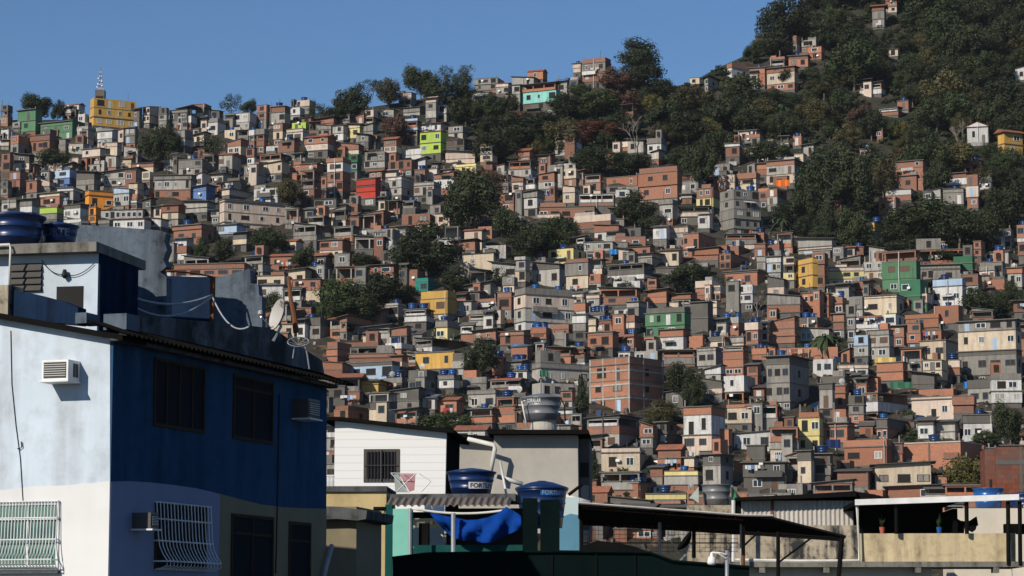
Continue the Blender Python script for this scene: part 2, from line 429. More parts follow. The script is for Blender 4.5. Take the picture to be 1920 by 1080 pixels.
# tile x0 y0 x1 y1 corner storeys(top/down) [wN windows][rX roof][TN tanks] ; landmark phrase | label
HOUSES = '''
A 660 325 1000 540 -700 Y/Y/Y w4 rf ; old yellow block | weathered golden yellow three-storey block below the lattice mast on the skyline
A 125 415 275 580 265 G/G w1 rf ; stepped green house | long stepped green house below a dark round skyline tree
A 275 500 640 640 540 G.4/G/G w3 rf
A 455 380 595 500 590 w/b w3 rt
A 580 450 660 530 0 w w1 rf
A 660 455 780 530 0 l w1 rf
A 90 510 215 600 150 g/k w1
A 0 380 80 470 0 k/x rf
A 0 570 85 650 0 w w1 rf
A 0 650 80 735 0 c/g w1 rk
A 70 610 220 775 135 o.6/g w1 rf
A 215 605 430 725 0 b.5/b w3 rf
A 440 640 510 730 0 g/g rf
A 570 540 690 700 0 l.4/l/p w1 rf
A 600 705 780 890 0 p/x/l w2 rf
A 730 580 880 690 0 w/l w1 rk
A 880 570 940 665 0 p w1 rt
A 940 555 1025 670 0 g/g w2 rk
A 780 665 900 775 0 p.4/c w2 rf
A 790 770 890 850 0 l rk
A 1000 415 1060 500 0 k rk
A 1065 395 1185 520 1120 p/p w2
A 1185 400 1260 500 0 k/l w1 rf
A 1260 415 1430 500 0 g.3/k w3 rk
A 1335 465 1465 570 0 w/b w2 rx
A 1425 375 1570 470 0 b.3/x w1 rf
A 1570 430 1670 480 0 k rk
A 1505 480 1680 610 0 g.3/w w2 rf
A 1680 440 1910 580 0 w/l w3 rf
A 1270 570 1430 690 0 g/l w2 rf
A 1450 610 1560 710 0 c/k w1 rk
A 1480 710 1560 800 0 b w1
A 1330 790 1550 920 0 g/l w2 rf
A 1635 755 1790 865 0 l w2 rt
A 1680 570 1800 650 0 c w1
A 1700 660 1850 760 0 b.4/c w2
A 1850 705 1920 840 0 b/w w1 rf
A 1865 570 1920 700 0 w/x/b rf
A 315 820 470 900 460 p w1 rf
A 400 870 560 990 520 L/B w1 rf
A 470 840 560 900 0 g rk
A 60 880 190 1000 0 b/b w1 rf
A 190 920 310 1020 0 w/b w2 rk
A 300 880 400 1010 0 g/p w1 rf
A 560 890 740 980 0 k/g w1 rk
A 770 880 1060 990 0 l/l w5 rk
A 1060 880 1140 1010 0 c/g w1 rf
A 960 820 1200 895 0 b.6/c w2 rk
A 700 800 800 890 0 l w1 rf
A 1150 910 1450 1020 0 g.4/l w4 rk
A 1450 915 1540 1010 0 w w1 rt
A 1570 900 1720 1000 0 l w2 rk
A 1700 930 1840 1020 0 k/w w1 rf
A 0 740 90 880 0 b/b w1 rk
A 95 760 240 870 0 k/p w1 rk
A 510 780 600 870 0 p/x w1
A 1640 960 1790 1060 0 c/l w2
E 640 225 840 370 -665 O.3/O w2 rf ; small orange house | small bright orange house with two white windows
E 660 350 740 470 0 O/O w1 rf
E 840 215 1000 340 0 L.3/l w2 rk
E 285 240 460 350 445 c.3/b w2 rf
E 285 350 460 440 0 m/g w2 rf
E 140 290 280 390 0 g/w w2
E 0 285 145 385 0 g.4/l w2 rf
E 465 330 670 440 600 k.3/w w2 rk
E 430 205 580 300 0 w.3/l w2 rf
E 730 370 1090 450 0 l w8 rk
E 840 435 1110 530 0 w w3 rt
E 1290 205 1600 300 1545 B.3/B w2 rk ; long blue house | long low blue house with a blue parapet
E 1380 310 1600 390 0 l/l w3 rk
E 1150 350 1220 440 0 c w1 rk
E 1210 335 1370 440 0 b/c w1 rt
E 1660 215 1900 310 1720 p/k w1 rf
E 1660 290 2130 540 -1680 p.2/p/p/p w4 rf ; cream apartment block | large cream three-storey block with small paired windows
E 1895 205 2135 340 0 w/w w2 rf
E 1285 480 1610 620 1510 b.3/b w2 rf T1
E 1255 640 1450 750 0 b/w w2 rf
E 1370 735 1610 800 0 x rk
E 1290 770 1860 870 0 b.6/b w5 rf
E 1620 480 1830 550 0 L w2 rf
E 1740 540 1880 630 0 k/c w1 rk
E 1105 440 1250 500 0 w w1 rk
E 190 150 300 240 0 b w1
E 300 160 400 230 0 p/g w1 
E 960 170 1060 260 0 c/p w1
E 890 300 1070 380 0 w.3/g w2
E 1060 300 1160 440 0 k/g rk
E 470 440 670 490 0 w/g w2 rf
E 740 450 850 500 0 g/k rf
E 1290 590 1440 700 0 w/b w2 rk
E 0 150 80 260 0 k/g w1
B 0 380 100 490 0 b/b w1
B 100 390 250 520 0 b.5/l w2 rf
B 255 400 360 520 0 w/l w1 rf
B 255 345 440 440 400 p/g w1 rf
B 205 560 390 660 350 p.3/w w2 rf ; white house with flat beige roof | white house with two barred windows below a flat beige roof
B 265 515 400 575 0 m w1 rf
B 0 560 85 690 0 g/x/b rf
B 160 650 320 730 285 b w1 rf
B 130 520 220 640 0 b/c w1
B 450 540 590 630 0 g.4/g w2 rk
B 580 540 680 650 0 l/w w1 rk
B 690 530 800 630 0 c.3/y w1 rk
B 790 540 910 620 0 g/g w2 rk
B 620 460 740 540 700 x/g rf
B 440 490 620 545 0 b/b w1
B 740 470 830 530 0 b w1
B 70 690 240 760 0 w w1 rf
B 20 750 250 830 0 x/p rf
B 20 820 240 895 0 c w3 rk
B 360 620 590 720 0 b/p w2 rt
B 590 680 800 775 0 b.7/p w2 rk
B 530 775 700 1030 0 b.4/w/b/b w2 rf ; brick and white tower | four-storey narrow house, white between bare brick floors
B 700 750 785 880 0 D/D w1 rf ; narrow dark green house | narrow dark green house attached to a brick and white tower
B 755 935 900 1080 895 r.9/w.2/r.8/r w1 rk ; red house | red house with shutters and a white balcony slab
B 990 920 1190 1060 1090 w.4/l/l w1 rf
B 1180 960 1385 1060 0 l.3/l w3 rf
B 1090 710 1250 800 1240 w/w w4 rf
B 990 795 1210 870 0 b w3 rf
B 1210 800 1290 880 0 w/L w1 rk
B 1115 480 1240 620 0 L.4/x/L.5/x w1 rf ; blue balcony house | blue house with two tiers of open balconies
B 1235 520 1430 590 0 w w2 rt
B 1225 575 1425 745 0 m/m w2 rt ; lime green house | lime green two-storey house with four white windows
B 1425 640 1670 745 1560 k/k w2 rk
B 1420 740 1670 830 0 p/p w2 rk
B 1440 540 1630 640 1550 g/l w1 rf
B 1270 330 1365 480 0 p.5/g/l w1 rk
B 1100 400 1280 470 0 g/l w2 rk
B 1065 290 1200 400 0 p.6/l w2 rf
B 1490 825 1720 900 0 y.3/y w4 rf ; pale yellow house with dark windows | pale yellow long low house with dark square windows
B 1330 900 1530 1010 0 b.4/w w2 rk
B 1190 870 1290 945 0 b w1 rf T1
B 850 880 965 990 0 b/p w2 rt
B 960 880 1070 970 0 p/g w1 rk
B 810 730 1000 855 0 g.4/g/l w3 rf
B 330 870 480 1080 0 x/x/b rf
B 480 920 540 1010 0 b rf
B 750 610 880 710 0 g/k w1 rk
B 960 640 1085 740 0 b/p w2 rt
B 1640 180 1860 270 0 g/g w3 rf
B 1620 290 1770 360 0 w.6/l w2 rk
B 1800 220 1920 300 0 p.5/l w2 rt
B 1870 300 1960 380 0 p w1 rt
B 1680 690 1810 810 0 x/c w1 rf
B 1010 990 1260 1050 0 k/w w2 rf
B 930 420 1060 480 0 l rk
B 815 420 910 530 0 p/x rf
C 75 370 340 570 330 x.6/t/k.6 w3 rk ; turquoise house | turquoise house with an open dark top floor near the ridge
C 340 350 550 480 0 k/k w3 rf
C 0 390 75 530 0 l/l w1 rk
C 0 340 210 400 0 l rk
C 120 290 265 350 0 o w1 rt T1
C 530 180 745 360 700 b.5/g/b w2 rf ; hilltop grey house | grey and brick house on the hilltop beside the big dark tree
C 460 230 535 300 0 p/p w1 rf
C 820 590 1005 740 910 b/x/g w1 rx
C 325 770 525 920 0 x/w/l w2 rf
C 1020 790 1165 910 0 g.5/w w2 rf
C 870 810 1020 900 0 l w1 rk
C 1620 230 1850 340 1650 b.4/w w2 rf
C 1450 345 1560 450 1470 l/l w1 rk
C 1335 340 1420 390 0 c w1 rf
C 1785 260 1920 400 0 o.5/o w1 rf
C 1750 760 1900 920 0 o.4/g/w w1 rf T1
C 1605 830 1755 930 0 w.3/b w1 rf
C 1520 830 1610 920 0 w/p w1 rf
C 1820 860 1960 960 0 x/w rf
C 1050 900 1145 1000 1100 p/b w1 rk
C 345 980 520 1080 0 l/c w2 rf
C 770 820 920 900 0 p/b w1
D 790 40 895 200 0 b.5/g/g w1 rt
D 890 0 980 90 0 b/p w1 rt
D 190 260 330 390 215 b/l w1 rf
D 255 290 440 390 360 l/b w2 rf
D 310 345 410 440 400 o/o w1 rf
D 0 490 235 670 200 b.4/c/b.6 w3 rf ; cream house on the slope | cream house between brick floors on the upper wooded slope
D 160 410 330 500 0 b.3/o w2 rf
D 20 420 170 510 0 b.4/x/b.5 rf
D 700 620 890 700 850 x/w rk
D 975 750 1085 820 0 b w1 rf T1
D 840 800 1020 860 0 x/b rk
D 1500 940 1690 1070 0 w w2 rg ; white gabled house | white gabled house half hidden among hillside trees
D 1765 985 1930 1160 -1775 Y/Y w1 rt ; yellow house in the trees | golden yellow house with tiled roof at the forest edge
D 1860 510 1940 600 0 w w1 rk
D 190 1015 275 1090 0 b w1 rf T1
D 0 1040 60 1100 0 l rf
D 910 365 1000 420 0 c rk
D 820 960 870 1050 0 b
H 0 90 180 190 0 x/w rf
H 935 195 1250 430 1165 b.5/b/b.8 w2 rf ; big brick house above the trees | big three-storey bare brick house above a line of trees
H 990 310 1235 430 1115 b w1 rf T1
H 890 415 1120 500 0 w/b w2 rf
H 840 470 1010 660 960 b.4/b/b w2 rf
H 1490 200 1625 310 1600 b w1 rf T1
H 1310 290 1525 440 1490 b.6/w/g w2 rf
H 1320 410 1500 530 0 g.3/g w2 rf
H 1500 300 1600 560 0 b/p/b w1 rf
H 1565 305 1715 420 0 l/w w2 rf
H 1180 430 1330 520 0 l/l w2 rk
H 420 470 560 690 550 b.4/b/w.7 w1 rf ; narrow brick house between trees | narrow brick house with a white ground floor alone between trees
H 785 665 990 860 800 Y/l/Y w2 rf
H 690 115 800 180 0 b w1
H 0 190 300 370 200 b.5/l/p w2 rf
H 0 410 160 590 70 b/l/g w1 rf
H 230 930 430 1150 -335 Y.4/Y/Y w0 rf ; windowless golden house | windowless golden yellow house wall with dark water tanks on top
H 345 890 460 1150 0 b/b/b w1 rf
H 875 870 1130 1210 1115 x.6/G/G w2 rf ; green corner house | tall green corner house with an open top floor
H 1120 865 1570 960 0 x rf
H 1180 790 1500 870 1440 o.3/o w3 rf
H 1550 805 1645 920 1600 o/b w1 rf
H 1400 915 1570 1020 0 D/D w1 rf
H 1600 960 1810 1090 0 g.4/p w2 rf
H 1885 680 1960 910 0 b/w.3/b w1 rf
H 655 850 745 930 0 b w0 rf T1
H 525 940 740 1040 0 x/p rk
H 240 790 520 910 480 l/p.4/l w3 rk
H 0 830 130 920 85 b/l w1 rf T2
H 0 920 130 1040 0 w.6/l w3 rf
H 120 920 225 1100 0 p/x/y w1 rf
G 960 35 1250 280 1240 b.4/o/b w2 rf ; orange brick house with one window | orange brick house with a single dark window below a tree
G 710 115 1030 200 940 o.9 w2 rf
G 710 190 1030 290 0 g/p w3 rf
G 500 250 780 340 0 x/b.4 rf
G 190 345 640 440 0 b.2/b w5 rf
G 470 400 755 500 740 p/b w4 rf
G 340 60 510 210 480 c/b w2 rf
G 200 100 345 210 0 b/l w1 rk
G 0 130 105 250 0 b.3/p w1 rk
G 100 135 195 215 0 x/w rf
G 35 240 245 360 0 g.4/w w2 rk
G 230 265 345 340 0 b/k w1 T1
G 385 200 510 320 0 p.5/c w1 rk
G 1390 205 1565 350 0 b/y w2 rf
G 1215 255 1390 340 0 l.5/b w2 rf
G 1110 290 1225 440 1205 g.3/l w1 rf
G 1575 210 1870 510 -1665 g/g/g/g w3 rf T2 ; grey four-storey building | large grey four-storey building with long bands of windows
G 1850 205 1960 300 0 o.4/b w1 rf
G 1550 105 1700 220 0 p/c w1 rf
G 1700 90 1840 220 1830 b/c/w w2 rf
G 1455 130 1560 200 0 b w1 rk
G 1840 20 1930 110 0 o/b w1 rf
G 1400 405 1515 510 0 w w1 rk
G 1255 345 1500 420 0 x/p rk
G 1060 500 1190 590 0 w w2 rk
G 1180 500 1350 580 0 p/l w2 rf
G 620 490 820 610 800 b.5/w w2 rk
G 540 610 800 680 0 l w3 rf
G 800 670 900 750 0 p w1 rk T1
G 275 660 560 780 460 y/y.4 w2 rf ; pale yellow gallery | pale yellow upper storey with two large openings beside brick
G 30 720 135 910 0 l.3/l/c w1 rf
G 130 730 290 800 0 g/l rf
G 150 780 410 950 355 k.2/l w2 rk ; plain grey block | plain light grey block with a dark shaded side
G 410 730 605 960 570 b.3/g/c w1 rf
G 720 770 1065 890 990 x/k/w w2 rf
G 905 780 1060 840 990 b rf
G 885 700 1200 810 1050 l.3/g w3 rk
G 1290 545 1550 665 1400 b w2 rf
G 1380 665 1590 750 0 o/b w2 rk
G 1550 640 1640 740 0 b/p w1 rf
G 1605 555 1850 670 0 x/g/p rk
G 1820 625 1930 740 0 b.4/o w1 rf
G 1610 640 1820 720 1700 b/o w1 rf
G 1560 700 1800 820 1640 o/b w2 rf T1
G 1605 825 1920 940 1840 p.1/o w2 rf
G 1620 930 1840 1070 0 w/w w3 rf
G 1840 720 1920 830 0 l.6/l w1 rf
G 1380 900 1600 1060 1500 p/o/b w2 rf
G 1020 890 1115 1010 0 b/o w1 rk
G 1200 1000 1400 1080 0 o/x rk
G 565 850 705 990 0 o/l w1 rf
G 760 905 1005 990 0 w w2 rf
G 660 960 970 1080 0 x/b rk
G 390 1000 575 1090 0 p.5/c w2 rk
G 1080 800 1500 870 0 k/g w4 rf
J 20 70 460 430 -100 g.5/p/l/w w3 rf T2 ; stained four-storey block | stained four-storey block, brighter end wall, on the middle slope
J 455 190 570 290 550 o/w.7 w1 rf
J 460 280 570 400 0 w/g w1 rk
J 575 255 740 330 0 k.4/l w1 rf T3
J 575 310 650 410 0 c/c w1 rf
J 640 320 765 415 745 b.3/o w2 rf T2
J 770 280 950 380 920 b/p w2 rf
J 770 235 960 300 0 w w2 rk
J 870 180 1070 300 950 l.5/g w1 rf
J 1015 215 1345 450 1295 k.4/G/G w4 rf ; green house under concrete | green house with a row of four windows and concrete parapet
J 1345 180 1490 420 1470 k/k w0 rf ; tall concrete box | tall blank dark concrete box beside a green house
J 1115 385 1300 550 1285 o.5/w w1 rf ; brick-topped white house | white house with brick parapet below a green house
J 1120 350 1185 410 0 o rf
J 570 405 775 525 755 b.2/o w2 rf
J 770 425 985 530 915 b.2/o w2 rf T2
J 985 445 1110 550 1065 o w1 rf ; little orange box house | little orange box house with one white window
J 920 550 1135 650 0 l w2 rf
J 800 560 920 640 0 w w2 rf
J 1130 545 1390 650 0 x/g rf
J 150 640 595 800 -215 g.3/l w3 rf ; grey house with awnings | grey house with two tilted awnings over its windows
J 155 790 490 900 -215 l w3 rf
J 150 375 300 460 0 b.3/o w1 rf T2
J 290 350 475 420 0 b/b w0 rf
J 300 410 430 520 0 g/g w1 rf
J 0 520 155 590 0 o w0 rk
J 1330 430 1455 545 0 o w0 rf
J 1455 440 1640 540 0 k.5/p w2 rf T1
J 1525 430 1650 500 0 o rf
J 1560 295 1760 450 0 l.4/b w3 rf T2
J 1640 445 1765 530 0 l/p w2 rf
J 1400 525 1590 660 0 l.2/l w2 rf
J 1590 510 1745 670 1735 x.6/o/o w2 rf
J 1605 735 1840 930 1740 w/x.6 w1 rf ; white cube house | white cube house standing on open pillars
J 1455 690 1610 790 0 w.5/l w1 rk
J 1410 780 1610 870 0 k/p w1 rk
J 1620 950 1850 1030 0 o.4/c w2 rf
J 1760 335 1880 500 0 p.5/b w2 rf T2
J 1870 340 1930 480 0 l/w w1 rk
J 1810 530 1930 620 0 o/b w1 rf
J 260 530 460 650 440 x/o rk
J 440 520 590 600 0 b.4/x/b rf
J 0 620 140 740 0 l/w w2 rf T2
J 370 850 475 1000 0 b/l w1 rf
J 350 990 480 1060 0 w/b w1 rk
J 1020 100 1210 190 0 o/o w1 rk T1
J 1390 60 1610 180 0 p/o w2 rf
J 1470 170 1570 280 0 c/p w1 rf
J 560 130 680 220 0 p.4/l w1 rf
J 460 120 570 200 0 p/c w1 rf
J 590 595 1160 1010 885 o.4/o/o/o w2 rf BIG ; great brick building | great unfinished brick building with concrete frame and four floors
I 915 95 1180 270 1115 Y.5/Y w2 rf ; golden box house | golden yellow box house with one wide dark opening
I 870 0 1060 110 970 T.3/T w1 rf ; teal cube house | teal green cube house between dark trees
I 650 190 800 295 745 l.2/l w1 rf
I 790 235 1010 330 0 x/w w1 rf T2
I 1340 155 1540 260 0 b.3/w w2 rf
I 1400 245 1545 350 0 p w2 rf
I 1490 110 1630 240 0 b.4/b w1 rf T1
I 1275 270 1500 360 0 x/l rf
I 1030 325 1225 480 1115 g.4/y w1 rf ; yellow-fronted house | pale yellow front with one large window and brick upper side
I 1215 360 1330 480 0 x/b rk
I 310 305 530 480 360 b.4/x/g w2 rk
I 500 370 730 460 0 x/l rk
I 480 440 620 510 0 c w0 rf
I 210 480 385 640 290 b/o/o w1 rf
I 290 485 620 570 0 b.6/x rf
I 375 570 745 650 0 b.5/b w0 rf
I 365 630 710 760 700 k.2/L w3 rf ; long pale blue house | long pale blue-white house with two groups of barred windows
I 650 490 870 580 770 w/b w3 rf T2
I 865 460 1250 570 1000 x/w rk ; white terrace house | white terrace parapet with open dark arches and sheet roof
I 870 555 1175 680 1165 Y w2 rf ; yellow house under the terrace | yellow-orange house below a white terrace parapet
I 1160 565 1260 680 0 k/l w2 rf
I 690 585 815 670 0 b/p w1 rf
I 810 575 1020 690 1000 x/b rk
I 120 640 370 740 0 o/b w1 rk
I 1745 375 1895 460 0 o/o w1 rf T2
I 1510 400 1740 500 0 b.4/b w1 rk
I 1595 515 1760 570 0 o w0 rk T2
I 1460 630 1725 750 1670 g/g w1 rf T2
I 1450 590 1540 750 0 o rf
I 1625 700 1735 780 0 w w1 rf T2
I 1230 745 1460 870 0 g.6/g w0 rf
I 1040 735 1200 830 0 g.4/w w1 rf T2
I 820 690 1045 920 960 k/g/g w2 rf
I 640 750 825 870 0 g.5/g w2 rf T2
I 450 775 650 860 0 Y.4/Y w1 rf
I 1270 845 1490 1000 1475 g.2/l w2 rf
I 1290 985 1490 1090 0 x/o rf
I 1490 900 1650 1090 0 x/o/o w1 rf
I 1440 750 1690 880 1670 r.2/x/o rf
I 530 865 695 1090 680 x.6/k.5/c w1 rf
I 270 960 535 1090 370 b.3/o w1 rf
I 690 850 940 1000 0 k/g w1 rk
I 935 905 1045 990 0 w w1 rk T2
I 1310 400 1520 470 0 b w2 rk
K 660 290 1060 450 965 p.1/c w3 rf ; cream upper house | cream upper house with three windows and rounded corner
K 665 435 1050 600 960 w/w.7 w3 rf
K 890 430 1055 530 960 m w1 rf
K 655 590 770 750 0 L/l w1 rf
K 760 550 925 770 910 g.4/l/l w2 rf
K 910 520 1060 690 0 b/b w1 rf
K 1255 165 1480 390 1460 L.3/w w3 rf ; pale blue stepped house | pale blue-white stepped house with three narrow openings
K 1265 365 1445 500 1430 o w1 rf ; orange house with black opening | orange brick house with one wide black opening
K 1010 60 1480 180 0 g.3/g w9 rf
K 1000 170 1230 420 1145 D/D w2 rf
K 1470 470 1930 880 1865 g.5/c/k.2/g w4 rf ; long grey apartment house | long two-tier apartment house with wide windows and concrete parapet
K 1125 555 1470 650 1300 o.6 w0 rf
K 1155 630 1475 800 1335 c w2 rf ; cream polygon house | cream corner house below a brick roof parapet
K 1180 780 1365 930 0 c/c w3 rf
K 1360 780 1475 890 0 p/o w1 rf
K 1050 430 1295 530 1280 o.4/o w1 rf
K 1055 500 1170 650 0 b/o w1 rf
K 1685 880 1930 1100 0 g.5/w/w w2 rf ; white house with big windows | white house with big dark windows under a concrete parapet
K 605 895 860 1060 750 x/o rf
K 830 795 1030 930 1015 o/o w0 rf ; blank orange box | blank orange brick box with sharp corner
K 390 900 610 1080 0 k.4/l w1 rf
K 500 960 615 1080 0 o/o w1 rf
K 530 815 790 920 0 p.3/w w2 rf
K 345 770 525 900 0 w w2 rf
K 905 685 1065 800 0 k/w w1 rf
K 1090 890 1300 1020 0 k/k w2 rk
K 245 455 500 570 370 k.5/o w2 rf T2
K 240 545 500 660 0 l w2 rk
K 20 485 245 650 0 b/b/b w1 rk
K 0 690 80 780 0 o w1 rk
K 270 270 460 470 400 o/o w3 rf
K 490 305 605 450 560 b.5/b w1 rf
K 640 185 800 310 0 b/x/b w2 rf T1
K 450 215 660 320 0 x/p rk
K 460 80 745 240 0 p.4/y.8/c w3 rf
K 615 300 730 490 0 g/l w1 rf
K 1595 70 1815 190 1700 g.4/p w2 rf
K 1810 85 1930 230 0 o.4/l w2 rf
K 1635 175 1815 250 0 o w0 rf
K 1540 405 1720 530 0 x.6/b w1 rk T2
K 375 280 490 460 0 o/o w1 rf
K 495 430 590 550 0 b/b w1 rf
K 0 745 350 1090 165 k.4/g/g w3 rf ; raw concrete house | raw concrete house with an open recessed corner on top
K 95 680 580 780 0 o.7 w0 rf T1
K 0 300 270 420 0 g/b w2 rk
K 600 360 670 640 0 g/g/g rf
K 1060 280 1260 420 0 p/D w2 rf
L 215 215 720 520 510 x.5/b.5/l w2 rk T1 ; pale house with roof shelter | pale house with brick parapet and a sheet-roofed shelter on top
L 345 505 775 740 0 p.2/c w2 rf ; cream house with wide hatch | cream house with one wide dark hatch and grey end panel
L 345 735 775 900 0 x/l rf
L 1130 110 1540 530 1385 o.4/w/p.8 w2 rf ; white house with orange parapet | white-fronted house with an orange brick parapet and dark side
L 890 520 1145 730 0 b.6/o w1 rt
L 885 450 975 540 0 o rf
L 1300 365 1450 590 0 w.4/y w1 rf
L 1435 330 1590 480 0 o w0 rf
L 1320 565 1610 870 1470 k.5/l w1 rf
L 1600 630 1918 740 0 o w1 rf
L 590 840 1000 1000 690 o w0 rf T3
L 770 940 1180 1040 0 y/c w0 rf T1
L 855 1005 1135 1130 0 b.3/k w1 rf
L 430 1005 860 1110 0 k w1 rk
L 1160 900 1250 1060 0 o rf
L 150 835 335 950 0 b w0 rk
L 160 925 450 1040 0 b w1 rt
L 950 725 1310 850 0 y.5/l w2 rf T1
L 1720 480 1930 610 0 k w0 rf
L 715 300 880 500 0 b/g w1 rk
L 870 260 1070 470 960 k/k w1 rf
L 1540 140 1830 270 0 c w2 rf
L 810 690 960 860 0 b/g w1 rk T2
M 405 565 775 790 745 o.35/o w2 rf ; brick house with two windows | low orange brick house with two evenly set windows
M 765 600 895 770 0 b/o w1 rf
M 885 578 1640 840 1380 p.05/o w0 rf ; long blank brick wall | long blank pinkish brick wall with concrete pilasters
M 655 785 1165 1040 0 c w3 rk ; shabby cream house | shabby cream house with laundry and a tilted roof sheet
M 0 665 125 940 0 k.4/c w1 rf ; red-door house | stained cream house with a small red door
M 115 690 305 870 0 k/g w1 rf T1
M 570 165 980 400 670 x.5/w.6/x.5 w0 rf ; white balcony house | house with one broad white balcony and dark openings
M 985 195 1340 410 1325 p.1/p w3 rf
M 985 130 1440 220 1315 o w0 rf
M 1325 195 1540 340 0 b/b w1 rf
M 1410 355 1690 600 0 k.4/w w3 rf
M 1020 405 1190 560 0 k.3/w w1 rk
M 1180 415 1375 580 1330 l/l w0 rk
M 665 390 1005 590 750 k.6/b w2 rf
M 225 425 490 590 0 o.2/o w2 rf
M 0 330 225 690 0 o.3/y/y w2 rf ; cream house with air conditioner | plain cream two-storey house under a low orange parapet
M 420 45 600 200 580 x/o rf
M 575 40 710 190 0 o w0 rf
M 175 85 310 300 0 k.3/l w1 rf
M 280 105 425 320 0 o.4/o w1 rf
M 285 305 430 440 0 o w1 rf
M 425 185 590 430 0 k/g/o w1 rf
M 330 840 670 970 0 b w0 rk
M 775 970 1430 1090 0 o w1 rk
M 1240 730 1500 860 0 o w0 rf
M 480 590 660 700 0 x rk
'''
# trees: x y rx ry kind
TREES = '''
75 197 36 24 d;108 207 16 20 d;290 272 38 40 d;318 262 20 25 d;398 272 24 26 s;433 192 22 18 s;464 200 18 16 d;100 297 32 20 d
660 187 40 34 d;634 208 22 20 d;728 172 26 28 o;700 158 18 12 s;790 150 36 30 d;822 170 34 32 d;836 140 20 18 s;874 135 16 18 s;866 168 26 28 d
735 238 28 32 r;872 208 34 26 g;915 205 34 30 g;950 196 24 24 d;600 205 22 20 s
965 250 46 34 d;925 275 44 30 d;1010 235 50 26 d;1062 196 36 24 d;1118 195 44 26 g;1085 168 24 12 g;1200 106 46 32 d;1203 136 42 32 d;1160 150 40 26 r;1135 190 40 24 r
1115 245 52 20 R;1080 260 30 15 R;1110 300 40 26 d;1180 305 46 24 d;1190 245 40 40 b;1150 230 44 26 d;1245 215 44 38 d;1240 170 36 20 d;1300 190 46 30 o;1290 240 46 30 d
1345 210 46 36 d;1390 170 44 34 d;1310 300 40 50 d;1350 270 40 26 d;890 375 56 54 d;902 342 52 26 r;862 390 34 40 d;800 470 62 46 d;768 475 36 34 d;958 420 36 34 d
1020 442 60 36 g;985 455 44 34 d;1055 430 34 22 g;1190 392 38 30 d;1215 420 24 20 d;1280 518 44 28 d;1320 515 22 24 d;1420 565 36 26 b;545 360 30 28 o;505 455 38 24 d
565 482 26 26 g;376 466 18 20 g;420 470 22 22 g;640 560 52 40 g;715 545 60 34 d;660 580 54 30 d;610 585 26 32 g;625 540 20 28 g;852 525 30 22 d;930 520 24 18 s;690 487 34 16 d
900 668 38 36 d;835 795 58 22 g;1090 748 17 40 c;1285 715 38 38 d;1300 735 26 30 d;1245 772 40 20 o;1235 790 26 14 o;1113 872 13 30 c;1840 565 38 28 d;1893 553 26 24 d;1862 578 22 18 d
1545 642 38 20 p;1895 790 32 42 d;1815 890 44 40 y;1848 822 26 14 g;1512 385 38 44 d;1475 400 30 30 d;1590 355 52 56 d;1560 300 50 46 d;1600 425 32 42 d;1735 415 72 40 g;1690 435 44 26 d
1800 425 52 44 d;1835 430 44 36 d;1890 385 40 56 d;1620 310 44 40 d;1655 330 30 40 o;1530 345 40 40 d;1555 410 26 34 d;1700 462 46 14 d;870 745 40 10 s;1465 420 24 20 p;510 570 22 22 d
980 480 30 14 d;1355 530 14 12 s;760 555 26 22 d;1410 590 20 14 b;1880 580 20 12 d;750 250 14 20 r;445 405 16 12 s;1178 535 14 10 s;1640 455 16 16 d;1785 480 50 10 d
1440 285 44 22 d;1790 290 40 36 o;1800 260 34 46 b;1760 330 30 30 d;1463 205 34 18 p
'''
FOREST = [(1275, 158), (1340, 120), (1400, 95), (1450, 55), (1500, 5), (1560, -40), (1990, -60), (1990, 310), (1890, 440), (1640, 475), (1470, 440), (1500, 330), (1540, 285), (1400, 250),
          (1350, 320), (1250, 320), (1180, 280), (1090, 320), (1000, 290), (930, 310), (850, 240), (830, 195), (900, 170), (1000, 210), (1060, 205), (1120, 180), (1200, 155), (1240, 170)]
# ------------------------------------------------------------------ ground and hillside
mb = MB().mat('asphalt')
mb.add([(-2600, -400, 0), (2600, -400, 0), (2600, 2600, 0), (-2600, 2600, 0)], [(0, 1, 2, 3)])
g = mb.build('ground', org=(0, 0, 0))
tag(g, 'flat dark ground below the hill', 'ground', kind='structure')

NR = 56
rows = []
for px in range(-600, 2621, 20):
    c = []
    r0 = ridge(px)
    top = W(px, 1078, D(1078))
    c.append((top.x * .8, 300, -.5))
    c.append((top.x * .93, 345, 4))
    for j in range(NR + 1):
        py = 1078 + (r0 - 1078) * j / NR
        p = W(px, py, D(py))
        rr = random.Random(px * 100 + j)
        p.z += (rr.random() - .5) * .9 * (j < NR)
        c.append(tuple(p))
    c.append((p.x * 1.06, p.y + 45, p.z - 4))
    c.append((p.x * 1.2, p.y + 160, p.z * .7))
    c.append((p.x * 1.7, p.y + 600, -1))
    rows.append(c)
mb = MB().mat('soil')
n = len(rows[0])
mb.v = [v for c in rows for v in c]
for i in range(len(rows) - 1):
    for j in range(n - 1):
        mb.face([i * n + j, (i + 1) * n + j, (i + 1) * n + j + 1, i * n + j + 1])
hill = mb.build('hillside', smooth=True, org=(0, 300, 0))
tag(hill, 'steep hillside of dark earth and scrub under the houses', 'hill', kind='structure')

# ------------------------------------------------------------------ shared small meshes
def win_mesh(frame, panes, pane='glass'):
    m = MB().mat(frame)
    f = .07
    for x0, x1, z0, z1 in ((-.5, -.5 + f, -.5, .5), (.5 - f, .5, -.5, .5), (-.5 + f, .5 - f, -.5, -.5 + f), (-.5 + f, .5 - f, .5 - f, .5)):
        m.box(x0, x1, -.06, .02, z0, z1)
    for i in range(1, panes):
        x = -.5 + i / panes
        m.box(x - .03, x + .03, -.045, .02, -.5 + f, .5 - f)
    m.mat(pane).box(-.5 + f, .5 - f, -.015, .015, -.5 + f, .5 - f)
    return m.mesh('window')


